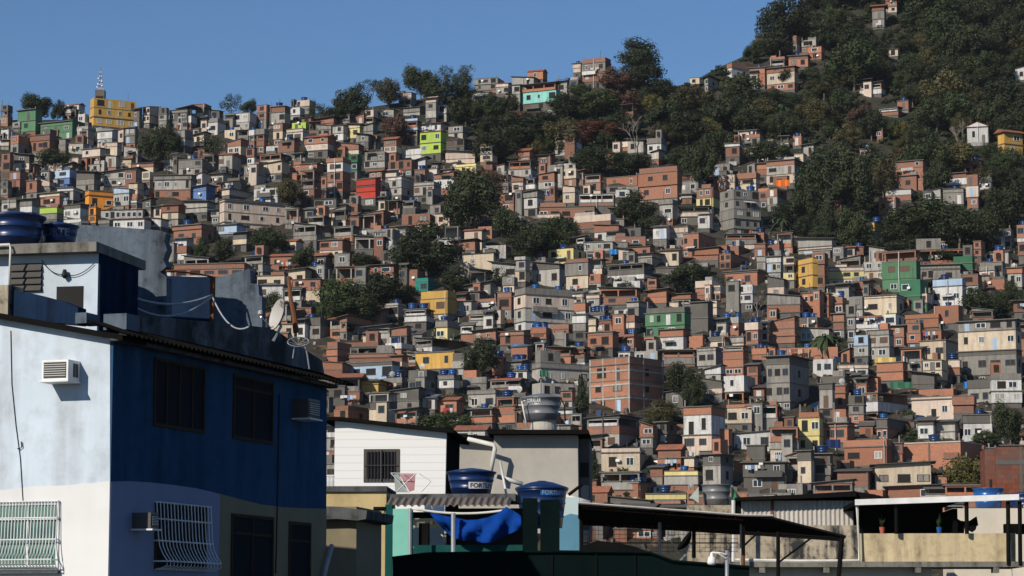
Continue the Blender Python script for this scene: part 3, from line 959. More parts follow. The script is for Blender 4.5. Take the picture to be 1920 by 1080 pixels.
WIN = {k: win_mesh(*k) for k in (('frame_w', 2), ('frame_d', 2), ('frame_b', 2), ('frame_w', 4), ('frame_d', 4), ('frame_w', 1), ('frame_d', 1), ('frame_w', 2, 'l'), ('frame_d', 2, 'g'), ('frame_b', 3, 'frame_b'))}
mb = MB().mat('dark').box(-.5, .5, -.012, .012, -.5, .5)  # flat plate on the wall, coloured like the shade inside an opening
mb.mat('frame_b').box(-.56, .56, -.07, .012, -.56, -.5)
HOLE = mb.mesh('opening')
CUBE = {}


def cube(mat):
    if mat not in CUBE:
        CUBE[mat] = MB().mat(mat).box(0, 1, 0, 1, 0, 1).mesh('block')
    return CUBE[mat]


def tank_mb(m, mat, c, r, h, lid=True, seg=28):
    m.mat(mat)
    c = Vector(c)
    prof = [(r * .78, 0), (r * .84, h * .28), (r * .87, h * .29), (r * .87, h * .33), (r * .86, h * .34), (r * .92, h * .62), (r * .95, h * .63), (r * .95, h * .67), (r * .94, h * .68), (r * .98, h * .9), (r * 1.03, h * .92), (r * 1.03, h * .97)]
    prof += [(r * 1.05, h * .98), (r * 1.05, h * 1.03), (r * .9, h * 1.08), (r * .45, h * 1.17), (r * .2, h * 1.2)] if lid else [(r * .99, h * .97), (r * .97, h * .9)]
    m.lathe(c, prof, seg)
    return m


TANK = [tank_mb(MB(), 'tank_blue', (0, 0, 0), .75, .85, True, 14).mesh('tank', True), tank_mb(MB(), 'tank_blue', (0, 0, 0), .66, .8, False, 14).mesh('tank', True), tank_mb(MB(), 'tank_bright', (0, 0, 0), .72, .9, False, 14).mesh('tank', True),
        tank_mb(MB(), 'tank_blue', (0, 0, 0), .85, 1.0, True, 14).mesh('tank', True)]


def dish_mesh():
    m = MB().mat('dish')
    n = 10
    ring = []
    for i, r in enumerate((.02, .22, .38, .5)):
        for k in range(n):
            w = 2 * math.pi * k / n
            m.v.append((r * math.cos(w), -.25 - .45 * r * r * -1 - .1, .6 + r * math.sin(w)))
    for i in range(3):
        for k in range(n):
            m.face([i * n + k, i * n + (k + 1) % n, (i + 1) * n + (k + 1) % n, (i + 1) * n + k])
    for i in range(4):
        for k in range(n):
            x, y, z = m.v[i * n + k]
            m.v.append((x, y + .03, z))
    o = 4 * n
    for i in range(3):
        for k in range(n):
            m.face([o + i * n + k, o + (i + 1) * n + k, o + (i + 1) * n + (k + 1) % n, o + i * n + (k + 1) % n])
    m.mat('metal').tube([(0, -.3, .6), (0, 0, .3), (0, 0, 0)], .03, 5)
    m.tube([(0, -.3, .15), (0, -.75, .6)], .015, 4)
    return m.mesh('dish')


DISH = dish_mesh()

# ------------------------------------------------------------------ labels that single out one thing
LANDMARKS = []        # (phrase, x, y)
PENDING = []          # (object, base phrase, x, y)
ORD = ['first', 'second', 'third', 'fourth', 'fifth', 'sixth', 'seventh', 'eighth', 'ninth', 'tenth']
REL = ['right of', 'up-right of', 'above', 'up-left of', 'left of', 'down-left of', 'below', 'down-right of']


def assign_labels():
    bases = {}
    for it in PENDING:
        bases.setdefault(it[1], []).append(it)
    used = set()
    for base, items in bases.items():
        cells = {}
        for o, b, x, y in items:
            for li, (ph, lx, ly) in enumerate(LANDMARKS):
                dx, dy = x - lx, ly - y
                if dx * dx + dy * dy < 1:
                    continue
                sec = int(round(math.atan2(dy, dx) / (math.pi / 4))) % 8
                cells.setdefault((li, sec), []).append((math.hypot(dx, dy), o.name))
        for c in cells.values():
            c.sort()
        for o, b, x, y in items:
            best = None
            for (li, sec), c in cells.items():
                for rk, (d, nm) in enumerate(c[:10]):
                    if nm == o.name:
                        sc = d + rk * 90
                        if best is None or sc < best[0]:
                            best = (sc, rk, sec, li)
            if best is None:
                best = (0, 9, 0, 0)
            _, rk, sec, li = best
            words = f"{b}, {ORD[rk]} {REL[sec]} the {LANDMARKS[li][0]}"
            o['label'] = words


# ------------------------------------------------------------------ houses on the hillside
CNAME = dict(b='red brick', o='orange brick', g='grey concrete', k='dark grey', l='light grey', w='white', c='cream', p='pinkish beige', y='pale yellow', Y='golden yellow', O='orange', G='green', D='dark green', T='teal',
             t='turquoise', L='pale blue', B='blue', m='lime green', r='red')
KIND = dict(b='brick_house', o='brick_house', g='concrete_house', k='concrete_house', l='plastered_house')
NUM = {1: 'one-storey', 2: 'two-storey', 3: 'three-storey', 4: 'four-storey', 5: 'five-storey'}
ROOFP = dict(f='flat roof', k='sheet roof', t='tiled roof', x='roof shelter', g='gabled roof')
OCC = set()
CELL = 6


def occupy(x0, y0, x1, y1):
    for i in range(int(x0 // CELL), int(x1 // CELL) + 1):
        for j in range(int(y0 // CELL), int(y1 // CELL) + 1):
            OCC.add((i, j))


TANKS_AT = []
HOUSE_BOXES = []


def house(x0, y0, x1, y1, xs, codes, nw, roof, ntank, rng, big=False, lm=None, label=None, fill=False):
    Y = D(y1)
    left = xs < 0
    xs = abs(xs)
    none = xs == 0
    k = F / Y
    wpx = x1 - x0
    a = rng.uniform(14, 27)
    if none:
        # the end wall shows as a narrow strip at the right of the box
        d = rng.uniform(3.5, 6)
        if wpx > 60:
            a = rng.uniform(6, 14)
        d = min(d, rng.uniform(.16, .34) * wpx / k / math.sin(R(a)))
        xs = x1 - d * k * math.sin(R(a))
    elif left:
        a = -28
        d = max(2.5, (xs - x0) / k / math.sin(R(28)))
    else:
        a = 27
        d = (x1 - xs) / k / math.sin(R(a))
        if d > 9:
            a = min(50, math.degrees(math.asin(min(.8, (x1 - xs) / k / 9))))
            d = (x1 - xs) / k / math.sin(R(a))
        d = max(2.5, d)
    w = ((x1 - xs) if left else (xs - x0)) / k / math.cos(R(a))
    base = W(xs, y1, Y)
    H = (y1 - y0) / k
    parts = []
    for c in codes.split('/'):
        parts.append((c[0], float(c[1:] or 1)))
    tot = sum(p[1] for p in parts)
    area = {}
    for c, ww in parts:
        if c != 'x':
            area[c] = area.get(c, 0) + ww
    dom = max(area, key=area.get) if area else 'k'
    root = empty(KIND.get(dom, 'painted_house'), base, -R(a))
    X0, X1 = (0, w) if left else (-w, 0)
    z = H
    n = len(parts)
    ns = sum(1 for c, ww in parts if ww >= .7)
    wallmats = []
    top_z = H
    ext = 2.2
    for i, (c, ww) in enumerate(parts):
        h = H * ww / tot
        z0 = z - h
        ov = rng.uniform(.0, .22) * (n - 1 - i) * (rng.random() < .6) if n > 1 else 0
        ov = 0 if big else min(ov, .35)
        bot = -ext if i == n - 1 else z0
        if c == 'x':
            m = MB().mat(rng.choice(('g', 'k', 'o', 'l')))
            npil = max(2, int(w / 2.6) + 1)
            for q in range(npil):
                xx = X0 + .02 + (w - .3) * q / (npil - 1)
                m.box(xx, xx + .24, .02 - ov, .26 - ov, z0, z - .05)
            for xx in (X0 + .02, X1 - .26):
                m.box(xx, xx + .24, d - .3, d - .06, z0, z - .05)
            if rng.random() < .6:
                hh = min(.9, h * .38)
                m.mat(rng.choice(('o', 'b', 'g', 'w', 'l'))).box(X0 + .26, X1 - .26, .06 - ov, .2 - ov, z0, z0 + hh)
            m.box(X0 + .02, X1 - .02, .03 - ov, .25 - ov, z - .3, z - .04)
            m.mat(rng.choice(('b', 'k', 'g', 'l', 'k'))).box(X0 + .3, X1 - .3, d * rng.uniform(.45, .7), d - .32, z0, z - .05)
            if i == n - 1:
                m.mat('k').box(X0, X1, .03, d, -ext, .02)
            s = link('open_storey', m.mesh('open_storey'), root)
        else:
            s = link('storey', cube(c), root, (X0 - ov * .5, -ov, bot), (w + ov, d + ov, z - bot))
            if area and c != dom:
                s['label'] = CNAME[c] + ' storey'
            # openings
            cols = nw
            if h > 1.5 and cols:
                wh = min(1.15, h * .48)
                slot = w / cols
                style = rng.choice([('frame_d', 2), ('frame_d', 4), ('frame_b', 2), ('frame_w', 2), ('frame_d', 1), ('frame_w', 4), ('frame_w', 1), ('frame_w', 2, 'l'), ('frame_d', 2, 'g'), ('frame_b', 3, 'frame_b')])
                for q in range(cols):
                    if cols > 1 and rng.random() < .1 and not label:
                        continue
                    ww_ = min(rng.choice((.7, .95, 1.2, 1.4, 1.9)) if cols < 5 else slot * .8, slot * .72)
                    xx = X0 + slot * (q + .5) + (rng.uniform(-.18, .18) * slot if cols < 5 else 0)
                    r_ = rng.random()
                    me = HOLE if r_ < .36 else WIN[style if r_ < .88 else ('frame_w', 2)]
                    hh = wh * rng.uniform(.85, 1.15) if me is not HOLE else wh * rng.uniform(.8, 1.5)
                    hh = min(hh, h * .72)
                    zc = z0 + h * .56
                    if rng.random() < .12 and cols < 5:
                        link('door', cube(rng.choice(('frame_b', 'frame_d', 'slab', 'w', 'L', 'dark'))), root, (xx - .42, -ov - .02, z0 + .06), (.84, .03, min(2.05, h * .8)))
                        continue
                    link('window' if me is not HOLE else 'opening', me, root, (xx, -ov - .012, zc), (ww_, 1, hh))
            if h > 1.5 and d > 3.2 and not none and rng.random() < .55:
                zc = z0 + h * .56
                if left:
                    link('window', WIN[('frame_d', 2)], root, (X0 - ov * .5 - .012, d * .5, zc), (1.1, 1, min(1.2, h * .5)), R(-90))
                else:
                    link('opening', HOLE, root, (X1 + ov * .5 + .012, d * .5, zc), (1.0, 1, min(1.2, h * .5)), R(90))
        if i > 0 or c == 'x':
            e = rng.uniform(.03, .22)
            zt = z
            link('floor_slab', cube('slab'), root, (X0 - e - ov * .5, -ov - e, zt - .07), (w + 2 * e + ov, d + ov + e + .05, .15))
        wallmats.append((c, ov, z))
        z = z0
    ov = wallmats[0][1]
    if big:
        # concrete columns and ring beams of the unfinished frame
        for q in range(4):
            xx = X0 + (w - .3) * q / 3
            link('pillar', cube('l'), root, (xx, -.06, -1), (.3, .1, H + 1.02))
        for q in (.42, .98):
            link('pillar', cube('l'), root, (X1 - .02, d * q - .3, -1), (.07, .3, H + 1.01))
        for q in range(1, 4):
            link('ring_beam', cube('l'), root, (X0 - .02, -.1, H * q / 4), (w + .1, .12, .28))
            link('ring_beam', cube('l'), root, (X1 - .01, .02, H * q / 4), (.1, d, .28))
    # an addition built against the front: other material, own slab, own window
    if not label and not big and w > 3.4 and H > 2.6 and rng.random() < .5:
        aw = w * rng.uniform(.28, .55)
        xa = X0 + (w - aw) * rng.choice((0, 0, 1, rng.random()))
        ah = H * rng.choice((.35, .5, .65, .8, 1.05)) * rng.uniform(.9, 1.1)
        pr = rng.uniform(.45, 1.3)
        am = rng.choice('bbboogggkkllwcp')
        link('annex', cube(am), root, (xa, -pr, -2.2), (aw, pr + .3, ah + 2.2))
        link('annex_slab', cube('slab'), root, (xa - .12, -pr - .12, ah), (aw + .24, pr + .4, .13))
        if ah > 1.9:
            link('window', rng.choice((HOLE, WIN[('frame_d', 2)], WIN[('frame_w', 2)], WIN[('frame_d', 1)])), root, (xa + aw * rng.uniform(.35, .65), -pr - .012, ah - rng.uniform(1.0, 1.3)), (min(1.3, aw * .6), 1, min(1.2, ah * .5)))
        if rng.random() < .35:
            m = MB().mat('sheet')
            q = [(xa - .3, -pr - .5, ah + .75), (xa + aw + .3, -pr - .5, ah + .75), (xa + aw + .3, .2, ah + 1.25), (xa - .3, .2, ah + 1.25)]
            m.add(q + [(x, y, e_ + .07) for x, y, e_ in q], [(3, 2, 1, 0), (4, 5, 6, 7), (0, 1, 5, 4), (1, 2, 6, 5), (2, 3, 7, 6), (3, 0, 4, 7)])
            for xx in (xa + .05, xa + aw - .13):
                m.box(xx, xx + .08, -pr + .02, -pr + .1, ah + .1, ah + .8)
            link('terrace_roof', m.mesh('terrace_roof'), root)
    # roof
    if roof == 'f':
        if rng.random() < .55:
            e = rng.uniform(.02, .25) if rng.random() < .7 else rng.uniform(.3, .7)
            link('roof_slab', cube('slab'), root, (X0 - e, -ov - e, H - .01), (w + 2 * e, d + ov + 2 * e, .14))
            top_z = H + .13
    elif roof in 'ktx':
        m = MB().mat(dict(k='sheet', t='tile', x='sheet')[roof])
        e = rng.choice((.25, .35, .5, .8))
        lift = 0
        if roof == 'x':
            lift = 1.9
            for xx in (X0 + .1, X1 - .2):
                for yy in (.1, d - .25):
                    link('post', cube('frame_d'), root, (xx, yy, H), (.1, .1, lift + (.5 if yy > 1 else 0)))
        rise = rng.uniform(.35, .9)
        if roof == 't' and w > 3:
            m.add([(X0 - e, -ov - e, H), (X1 + e, -ov - e, H), (X1 + e, d / 2, H + rise * 1.3), (X0 - e, d / 2, H + rise * 1.3), (X1 + e, d + e, H), (X0 - e, d + e, H)],
                  [(0, 1, 2, 3), (3, 2, 4, 5), (0, 3, 5), (1, 4, 2), (0, 5, 4, 1)])
        else:
            s_ = rng.choice((0, 0, 1, 2))
            za = [lift + .02, lift + .02, lift + rise, lift + rise] if s_ == 0 else ([lift + .02, lift + rise, lift + rise, lift + .02] if s_ == 1 else [lift + rise, lift + .02, lift + .02, lift + rise])
            q = [(X0 - e, -ov - e, H + za[0]), (X1 + e, -ov - e, H + za[1]), (X1 + e, d + e, H + za[2]), (X0 - e, d + e, H + za[3])]
            m.add(q + [(x, y, zz + .09) for x, y, zz in q], [(3, 2, 1, 0), (4, 5, 6, 7), (0, 1, 5, 4), (1, 2, 6, 5), (2, 3, 7, 6), (3, 0, 4, 7)])
            if roof != 'x':
                m2 = MB().mat(wallmats[0][0] if wallmats[0][0] != 'x' else 'g')
                q2 = [(X0, 0, H - .02), (X1, 0, H - .02), (X1, d, H - .02), (X0, d, H - .02)]
                m2.add(q2 + [(x, y, H + zz - .01) for (x, y, _), zz in zip(q2, za)], [(0, 1, 5, 4), (1, 2, 6, 5), (2, 3, 7, 6), (3, 0, 4, 7), (3, 2, 1, 0), (4, 5, 6, 7)])
                link('gable', m2.mesh('gable'), root)
        link('roof', m.mesh('roof'), root)
    elif roof == 'g':
        m = MB().mat('tile')
        xm = (X0 + X1) / 2
        rise = w * .22
        m.add([(X0 - .4, -.4, H - .1), (X1 + .4, -.4, H - .1), (xm, -.4, H + rise), (X0 - .4, d, H - .1), (X1 + .4, d, H - .1), (xm, d, H + rise)], [(0, 2, 5, 3), (2, 1, 4, 5), (0, 3, 4, 1), (3, 5, 4), (0, 1, 2)])
        m.mat('w').add([(X0, -.42, H - .1), (X1, -.42, H - .1), (xm, -.42, H + rise - .15)], [(0, 1, 2)])
        link('roof', m.mesh('roof'), root)
    if roof == 'f' and not big and w > 2.6 and rng.random() < (.42 if fill else (.1 if label else .28)):
        rw, rh = w * rng.uniform(.25, .6), rng.choice((.7, .9, 1.3, 2.1)) * rng.uniform(.85, 1.15)
        xa = X0 + (w - rw) * rng.choice((0, 1, rng.random()))
        rm = link('roof_room', cube(rng.choice('bbogkgl')), root, (xa, rng.uniform(.05, .5), top_z - .02), (rw, min(d * .6, 3), rh))
        if rh > 1.6:
            link('opening', HOLE, root, (xa + rw * .5, .03, top_z + rh * .5), (min(.9, rw * .5), 1, rh * .55))
    # starter bars and stub columns left on flat roofs
    if roof == 'f' and parts[0][0] != 'x' and rng.random() < .35 and not big:
        for xx in (X0 + .1, X1 - .35):
            if rng.random() < .7:
                link('stub_column', cube('g'), root, (xx, .1, H), (.2, .2, rng.uniform(.4, 1.3)))
    if (H / max(ns, 1)) > 1.9 and w > 3 and not big:
        zf = rng.choice((0, H * .5)) if ns > 1 else 0
        r_ = rng.random()
        if r_ < .16:
            xa = X0 + w * rng.uniform(0, .4)
            m = MB().mat(rng.choice(('sheet', 'sheet', 'slab', 'tile', 'w')))
            L = w * rng.uniform(.35, .6)
            zz = zf + min(2.5, H * .45)
            q = [(xa, -1.1, zz - .25), (xa + L, -1.1, zz - .25), (xa + L, -.36, zz + .1), (xa, -.36, zz + .1)]
            m.add(q + [(x, y, e_ + .06) for x, y, e_ in q], [(3, 2, 1, 0), (4, 5, 6, 7), (0, 1, 5, 4), (1, 2, 6, 5), (2, 3, 7, 6), (3, 0, 4, 7)])
            link('awning', m.mesh('awning'), root)
        if rng.random() < .3:
            xx = rng.choice((X0 + .15, X1 - .3, X0 + w * .5))
            link('rain_pipe', cube(rng.choice(('l', 'w', 'slab'))), root, (xx, -.45, -1), (.11, .1, H + .9))
        if rng.random() < .25:
            link('air_conditioner', cube('white_metal'), root, (X0 + w * rng.uniform(.15, .8), -.62, zf + rng.uniform(1.2, 1.8)), (.6, .35, .42))
        if rng.random() < .14 and d > 2.5:
            m = MB().mat(rng.choice(('w', 'l', 'frame_d', 'g', 'o')))
            xa, L = X0 + w * rng.uniform(0, .3), w * rng.uniform(.5, .7)
            zz = zf + .05
            m.box(xa, xa + L, -1.0, -.36, zz - .12, zz)
            m.box(xa, xa + L, -1.0, -.94, zz, zz + .85)
            m.box(xa, xa + .06, -.94, -.36, zz, zz + .85).box(xa + L - .06, xa + L, -.94, -.36, zz, zz + .85)
            link('balcony', m.mesh('balcony'), root)
        if rng.random() < .13:
            m = MB()
            xa = X0 + w * rng.uniform(.05, .4)
            zz = zf + rng.uniform(1.3, 2.0)
            m.mat('frame_d').box(xa - .2, xa + 3.0 if w > 4 else xa + 1.8, -.98, -.96, zz, zz + .02)
            x_ = xa
            while x_ < xa + (2.6 if w > 4 else 1.4):
                cw = rng.uniform(.3, .6)
                m.mat(rng.choice(('w', 'w', 'r', 'L', 'B', 'c', 'k'))).box(x_, x_ + cw, -.985, -.955, zz - rng.uniform(.4, .9), zz + .01)
                x_ += cw + .06
            link('laundry', m.mesh('laundry'), root)
        if rng.random() < .35 and roof == 'f':
            m = MB().mat('frame_d')
            xx = X0 + w * rng.uniform(.1, .9)
            m.tube([(xx, d * .4, H), (xx, d * .4, H + rng.uniform(1.2, 2.6))], .05, 4)
            link('aerial_mast', m.mesh('aerial_mast'), root)
    # water tanks and dishes standing on the roof are things of their own
    mw = root.matrix_basis.copy() if False else Matrix.Translation(base) @ Matrix.Rotation(-R(a), 4, 'Z')
    zt = top_z if roof == 'f' else H + .75
    if roof == 'f':
        nt = ntank or (1 if rng.random() < .22 else 0)
        for q in range(nt):
            xx = X0 + w * (q + .5 + rng.uniform(-.15, .15)) / max(nt, 1)
            p = mw @ Vector((xx, min(d * .5, rng.uniform(.9, 1.8)), zt))
            TANKS_AT.append((p, rng.random() < .2))
        if rng.random() < .06:
            DISHES_AT.append((mw @ Vector((X0 + w * rng.uniform(.2, .8), .5, zt)), rng.uniform(-.9, .9)))
    elif ntank:
        for q in range(ntank):
            p = mw @ Vector((X0 + w * (q + .5) / ntank, d + .4, H - .3))
            TANKS_AT.append((p, False))
    cx, cy = (x0 + x1) / 2, (y0 + y1) / 2
    root['category'] = root.name.split('.')[0].replace('_', ' ')
    root['group'] = 'houses of the hillside settlement'
    if lm:
        LANDMARKS.append((lm, cx, cy))
    if label:
        root['label'] = label
    else:
        r_ = roof if roof in 'ktg' else ('x' if (roof == 'x' or parts[0][0] == 'x') else 'f')
        nm = f"{CNAME[dom]} {NUM[max(1, min(5, ns))]} house, {'open top' if (r_ == 'x' and roof != 'x') else ROOFP[r_]}"
        PENDING.append((root, nm, cx, cy))
    occupy(x0 + 2, y0 + 1, x1 - 2, y1 - 1)
    HOUSE_BOXES.append((x0, y0, x1, y1))
    return root


def in_poly(x, y, poly):
    r = False
    for (ax, ay), (bx, by) in zip(poly, poly[1:] + poly[:1]):
        if (ay > y) != (by > y) and x < (bx - ax) * (y - ay) / (by - ay) + ax:
            r = not r
    return r


DISHES_AT = []
ROWS = []
TL = []
rng = random.Random(21)
for line in HOUSES.strip().splitlines():
    body, _, rest = line.partition(' ; ')
    lm, _, lab = rest.partition(' | ')
    t = body.split()
    ox, oy, sc = TILES[t[0]]
    v = [float(q) for q in t[1:6]]
    x0, y0, x1, y1 = ox + v[0] / sc, oy + v[1] / sc, ox + v[2] / sc, oy + v[3] / sc
    xs = 0 if v[4] == 0 else math.copysign(ox + abs(v[4]) / sc, v[4])
    nw, roof, nt, big = None, None, 0, False
    for q in t[7:]:
        if q == 'BIG':
            big = True
        elif q[0] == 'w':
            nw = int(q[1:])
        elif q[0] == 'r':
            roof = q[1:]
        elif q[0] == 'T':
            nt = int(q[1:])
    if nw is None:
        nw = max(1, round((x1 - x0) / (F / D(y1)) / 3.4))
    if roof is None:
        roof = rng.choice('fffkk')
    ROWS.append([x0, y0, x1, y1, xs, t[6], nw, roof, nt, big, lm.strip() or None, lab.strip() or None])

# the foot of each house is a foundation wall that reaches down to the roofs below it
for q in TREES.replace('\n', ';').split(';'):
    q = q.split()
    if len(q) == 5:
        TL.append((float(q[0]), float(q[1]), float(q[2]), float(q[3]), q[4]))


def covered(x, y, skip):
    for r_ in ROWS:
        if r_ is not skip and r_[0] <= x <= r_[2] and r_[1] - 1 <= y <= r_[3] and r_[3] > skip[3]:
            return True
    for tx, ty, rx, ry, kd in TL:
        if ((x - tx) / rx) ** 2 + ((y - ty) / ry) ** 2 < .8:
            return True
    return False


rng = random.Random(33)
EXT = []
for r_ in ROWS:
    gaps = []
    for i in range(5):
        x = r_[0] + (r_[2] - r_[0]) * (i + .5) / 5
        gp = 0
        while gp < 26 and not covered(x, r_[3] + gp, r_):
            gp += 2
        gaps.append(gp)
    gaps.sort()
    EXT.append(gaps[3])
for r_, e in zip(ROWS, EXT):
    x0, y0, x1, y1, xs, codes, nw, roof, nt, big, lm, lab = r_
    if in_poly((x0 + x1) / 2, y1, FOREST):
        e = min(e, 4)
    if e >= 4 and not big:
        e = min(e + 2, 18)
        tot = sum(float(c[1:] or 1) for c in codes.split('/'))
        codes += '/' + rng.choice('kkkkgb') + '%.2f' % (tot * e / (y1 - y0))  # foot kept mostly dark, its colour imitating shadowed gaps between rows
        y1 += e
    house(x0, y0, x1, y1, xs, codes, nw, roof, nt, rng, big, lm, lab)


for x, y, rx, ry, kd in TL:
    for i in range(int((x - rx * .85) // CELL), int((x + rx * .85) // CELL) + 1):
        for j in range(int((y - ry * .85) // CELL), int((y + ry * .85) // CELL) + 1):
            if ((i * CELL - x) / rx) ** 2 + ((j * CELL - y) / ry) ** 2 < .72:
                OCC.add((i, j))
# houses of the packed rows between the ones listed above
rng = random.Random(5)
nfill = 0
BIASED = 'bbbbbooggggkkllwccppp'
for wa, wb, hh_, thr in ((3.6, 7.0, 2.7, .48), (2.2, 4.5, 2.4, .42), (1.8, 3.2, 1.9, .45)):
    y = 1010.0
    while y > 222:
        k = F / D(y)
        sh = hh_ * k
        x = -10 + rng.uniform(0, 20)
        while x < 1940:
            wpx = rng.uniform(wa, wb) * k
            free = tot = 0
            if y - sh > ridge(x + wpx / 2) - 4 and not in_poly(x + wpx / 2, y - sh / 2, FOREST) and not (y > 935 and x < 1050) and not (x < 320 and y > 470) and not (x < 600 and y > 640):
                for i in range(int(x // CELL), int((x + wpx) // CELL) + 1):
                    for j in range(int((y - sh) // CELL), int(y // CELL) + 1):
                        tot += 1
                        free += (i, j) not in OCC
            if tot and free / tot > thr:
                n2 = rng.choice((1, 1, 2))
                code = '/'.join(rng.choice(BIASED if x > 560 or rng.random() < .3 else 'bbgggkkllwccpp') + rng.choice(('', '', '.5' if q == 0 else '')) for q in range(n2))
                if rng.random() < .26:
                    code = 'x/' + code
                hh = sh * (.5 + .5 * len(code.split('/'))) * rng.uniform(.85, 1.1)
                house(x, y - hh, x + wpx, y + 3, 0, code, max(1, round(wpx / k / 3.2)), rng.choice('ffffkkkt'), 0, rng, fill=True)
                nfill += 1
            x += wpx * .6
        y -= sh * .38
print('houses', len(HOUSE_BOXES), 'fill', nfill)

for i, (p, br) in enumerate(TANKS_AT):
    s_ = rng.uniform(.85, 1.15)
    o = link('water_tank', TANK[2 if br else rng.choice((0, 1, 3))], None, p, (s_, s_, s_), rng.uniform(0, 6))
    tag(o, None, 'water tank', 'blue water tanks on the hillside roofs')
    x, y = project(p)
    PENDING.append((o, 'bright blue roof tank' if br else 'dark blue roof tank', x, y))
for p, r_ in DISHES_AT:
    s_ = rng.uniform(.75, 1.05)
    o = link('satellite_dish', DISH, None, p, (s_, s_, s_), r_)
    tag(o, None, 'satellite dish', 'small dishes on the hillside roofs')
    x, y = project(p)
    PENDING.append((o, 'small pale roof dish', x, y))

# ------------------------------------------------------------------ trees
def crown_mesh(seed, nclump, leaves, size, spread=.62, flat=1.0, cone=False):
    r = random.Random(seed)
    m = []
    vs, fs = [], []
    cl = []
    lo = .55 if nclump < 36 and not cone else 0
    for i in range(nclump):
        while True:
            c = Vector((r.uniform(-1, 1), r.uniform(-1, 1), r.uniform(-1, 1)))
            if lo < c.length < 1:
                break
        c = c.normalized() * (c.length ** .5) * spread
        if cone:
            t = (c.z / spread + 1) / 2
            c.x *= 1.1 - .95 * t
            c.y *= 1.1 - .95 * t
            c.z *= 1.5
        if lo and i % 4 == 0:
            c = c * .45
        cl.append((c, r.uniform(.24, .42) * (1 if not cone else .8)))
    for c, rad in cl:
        for q in range(leaves):
            d = Vector((r.gauss(0, 1), r.gauss(0, 1), r.gauss(0, 1))).normalized()
            p = c + d * rad * (r.random() ** .35)
            p.z *= flat
            nrm = (d + Vector((r.uniform(-.4, .4), r.uniform(-.4, .4), r.uniform(-.15, .55)))).normalized()
            a = nrm.orthogonal().normalized()
            b = nrm.cross(a)
            w = r.uniform(0, 6.28)
            a, b = a * math.cos(w) + b * math.sin(w), b * math.cos(w) - a * math.sin(w)
            s1, s2 = size * r.uniform(.7, 1.3), size * r.uniform(.4, .8)
            o = len(vs)
            vs += [tuple(p - a * s1), tuple(p - b * s2), tuple(p + a * s1), tuple(p + b * s2)]
            fs.append((o, o + 1, o + 2, o + 3))
    return vs, fs


CROWN = {}


def crown(kind, leafm, seed):
    key = (kind, leafm, seed)
    if key not in CROWN:
        if kind == 's':
            vs, fs = crown_mesh(seed, 26, 46, .055, .85)
        elif kind == 'c':
            vs, fs = crown_mesh(seed, 50, 70, .07, .75, 1, True)
        elif kind == 'bush':
            vs, fs = crown_mesh(seed, 16, 60, .11, .7)
        else:
            r_ = random.Random(seed * 7)
            vs, fs = crown_mesh(seed, 35, 150, .05, .74, .95)
            sx, sy_ = r_.uniform(-.18, .18), r_.uniform(.85, 1.1)
            vs = [(x + sx * z, y * sy_, z * (1.08 if z > 0 else .92)) for x, y, z in vs]
        me = bpy.data.meshes.new('crown')
        me.from_pydata(vs, [], fs)
        me.materials.append(M(leafm))
        CROWN[key] = me
    return CROWN[key]


def trunk_mesh(seed, h, mat='bark', rad=.028, up=.5):
    """tapered trunk with limbs that reach into a crown of radius 1 centred at height h"""
    r = random.Random(seed)
    m = MB().mat(mat)
    m.tube([(0, 0, -.35), (r.uniform(-.05, .05), 0, h * .4), (r.uniform(-.08, .08), r.uniform(-.05, .05), h - .1)], rad * 1.6, 6, rad)
    for i in range(6):
        a = r.uniform(0, 6.28)
        q = r.uniform(.5, .8)
        m.tube([(0, 0, h - .55 + .06 * i), (q * .5 * math.cos(a), q * .5 * math.sin(a), h + .05), (q * math.cos(a), q * math.sin(a), h + r.uniform(.2, up))], rad * .7, 5, rad * .2)
    return m.mesh('trunk')


TRUNKS = [trunk_mesh(i, 1.2) for i in range(3)]


def bare_mesh(seed):
    r = random.Random(seed)
    m = MB().mat('pale_bark')

    def grow(p, d, L, rad, lev):
        q = p + d * L
        m.tube([p, (p + q) / 2 + Vector((r.uniform(-.04, .04), r.uniform(-.04, .04), 0)), q], rad, 4, rad * .6)
        if lev:
            for i in range(3 if lev > 1 else 4):
                nd = (d + Vector((r.uniform(-.8, .8), r.uniform(-.8, .8), r.uniform(-.1, .6)))).normalized()
                grow(q, nd, L * r.uniform(.6, .8), rad * .55, lev - 1)
    grow(Vector((0, 0, -.2)), Vector((0, 0, 1)), .75, .035, 4)
    return m.mesh('trunk')


BARE = [bare_mesh(i) for i in (3, 8)]


def palm_mesh(seed):
    r = random.Random(seed)
    m = MB().mat('leaf_g')
    for i in range(16):
        a = i * 6.28 / 16 + r.uniform(-.2, .2)
        up = r.uniform(.05, .7)
        prev = None
        for s_ in range(7):
            t = s_ / 6
            rr = t * 1.0
            z = up * t * 1.4 - 1.15 * t * t
            c = Vector((rr * math.cos(a), rr * math.sin(a), z))
            wv = Vector((-math.sin(a), math.cos(a), -.35)) * (.14 * math.sin(math.pi * min(1, t * .9 + .08)))
            wv2 = Vector((math.sin(a), -math.cos(a), -.35)) * (.14 * math.sin(math.pi * min(1, t * .9 + .08)))
            cur = (c + wv, c, c + wv2)
            if prev:
                m.add([prev[0], prev[1], cur[1], cur[0]], [(0, 1, 2, 3)])
                m.add([prev[1], prev[2], cur[2], cur[1]], [(0, 1, 2, 3)])
            prev = cur
    return m.mesh('fronds')


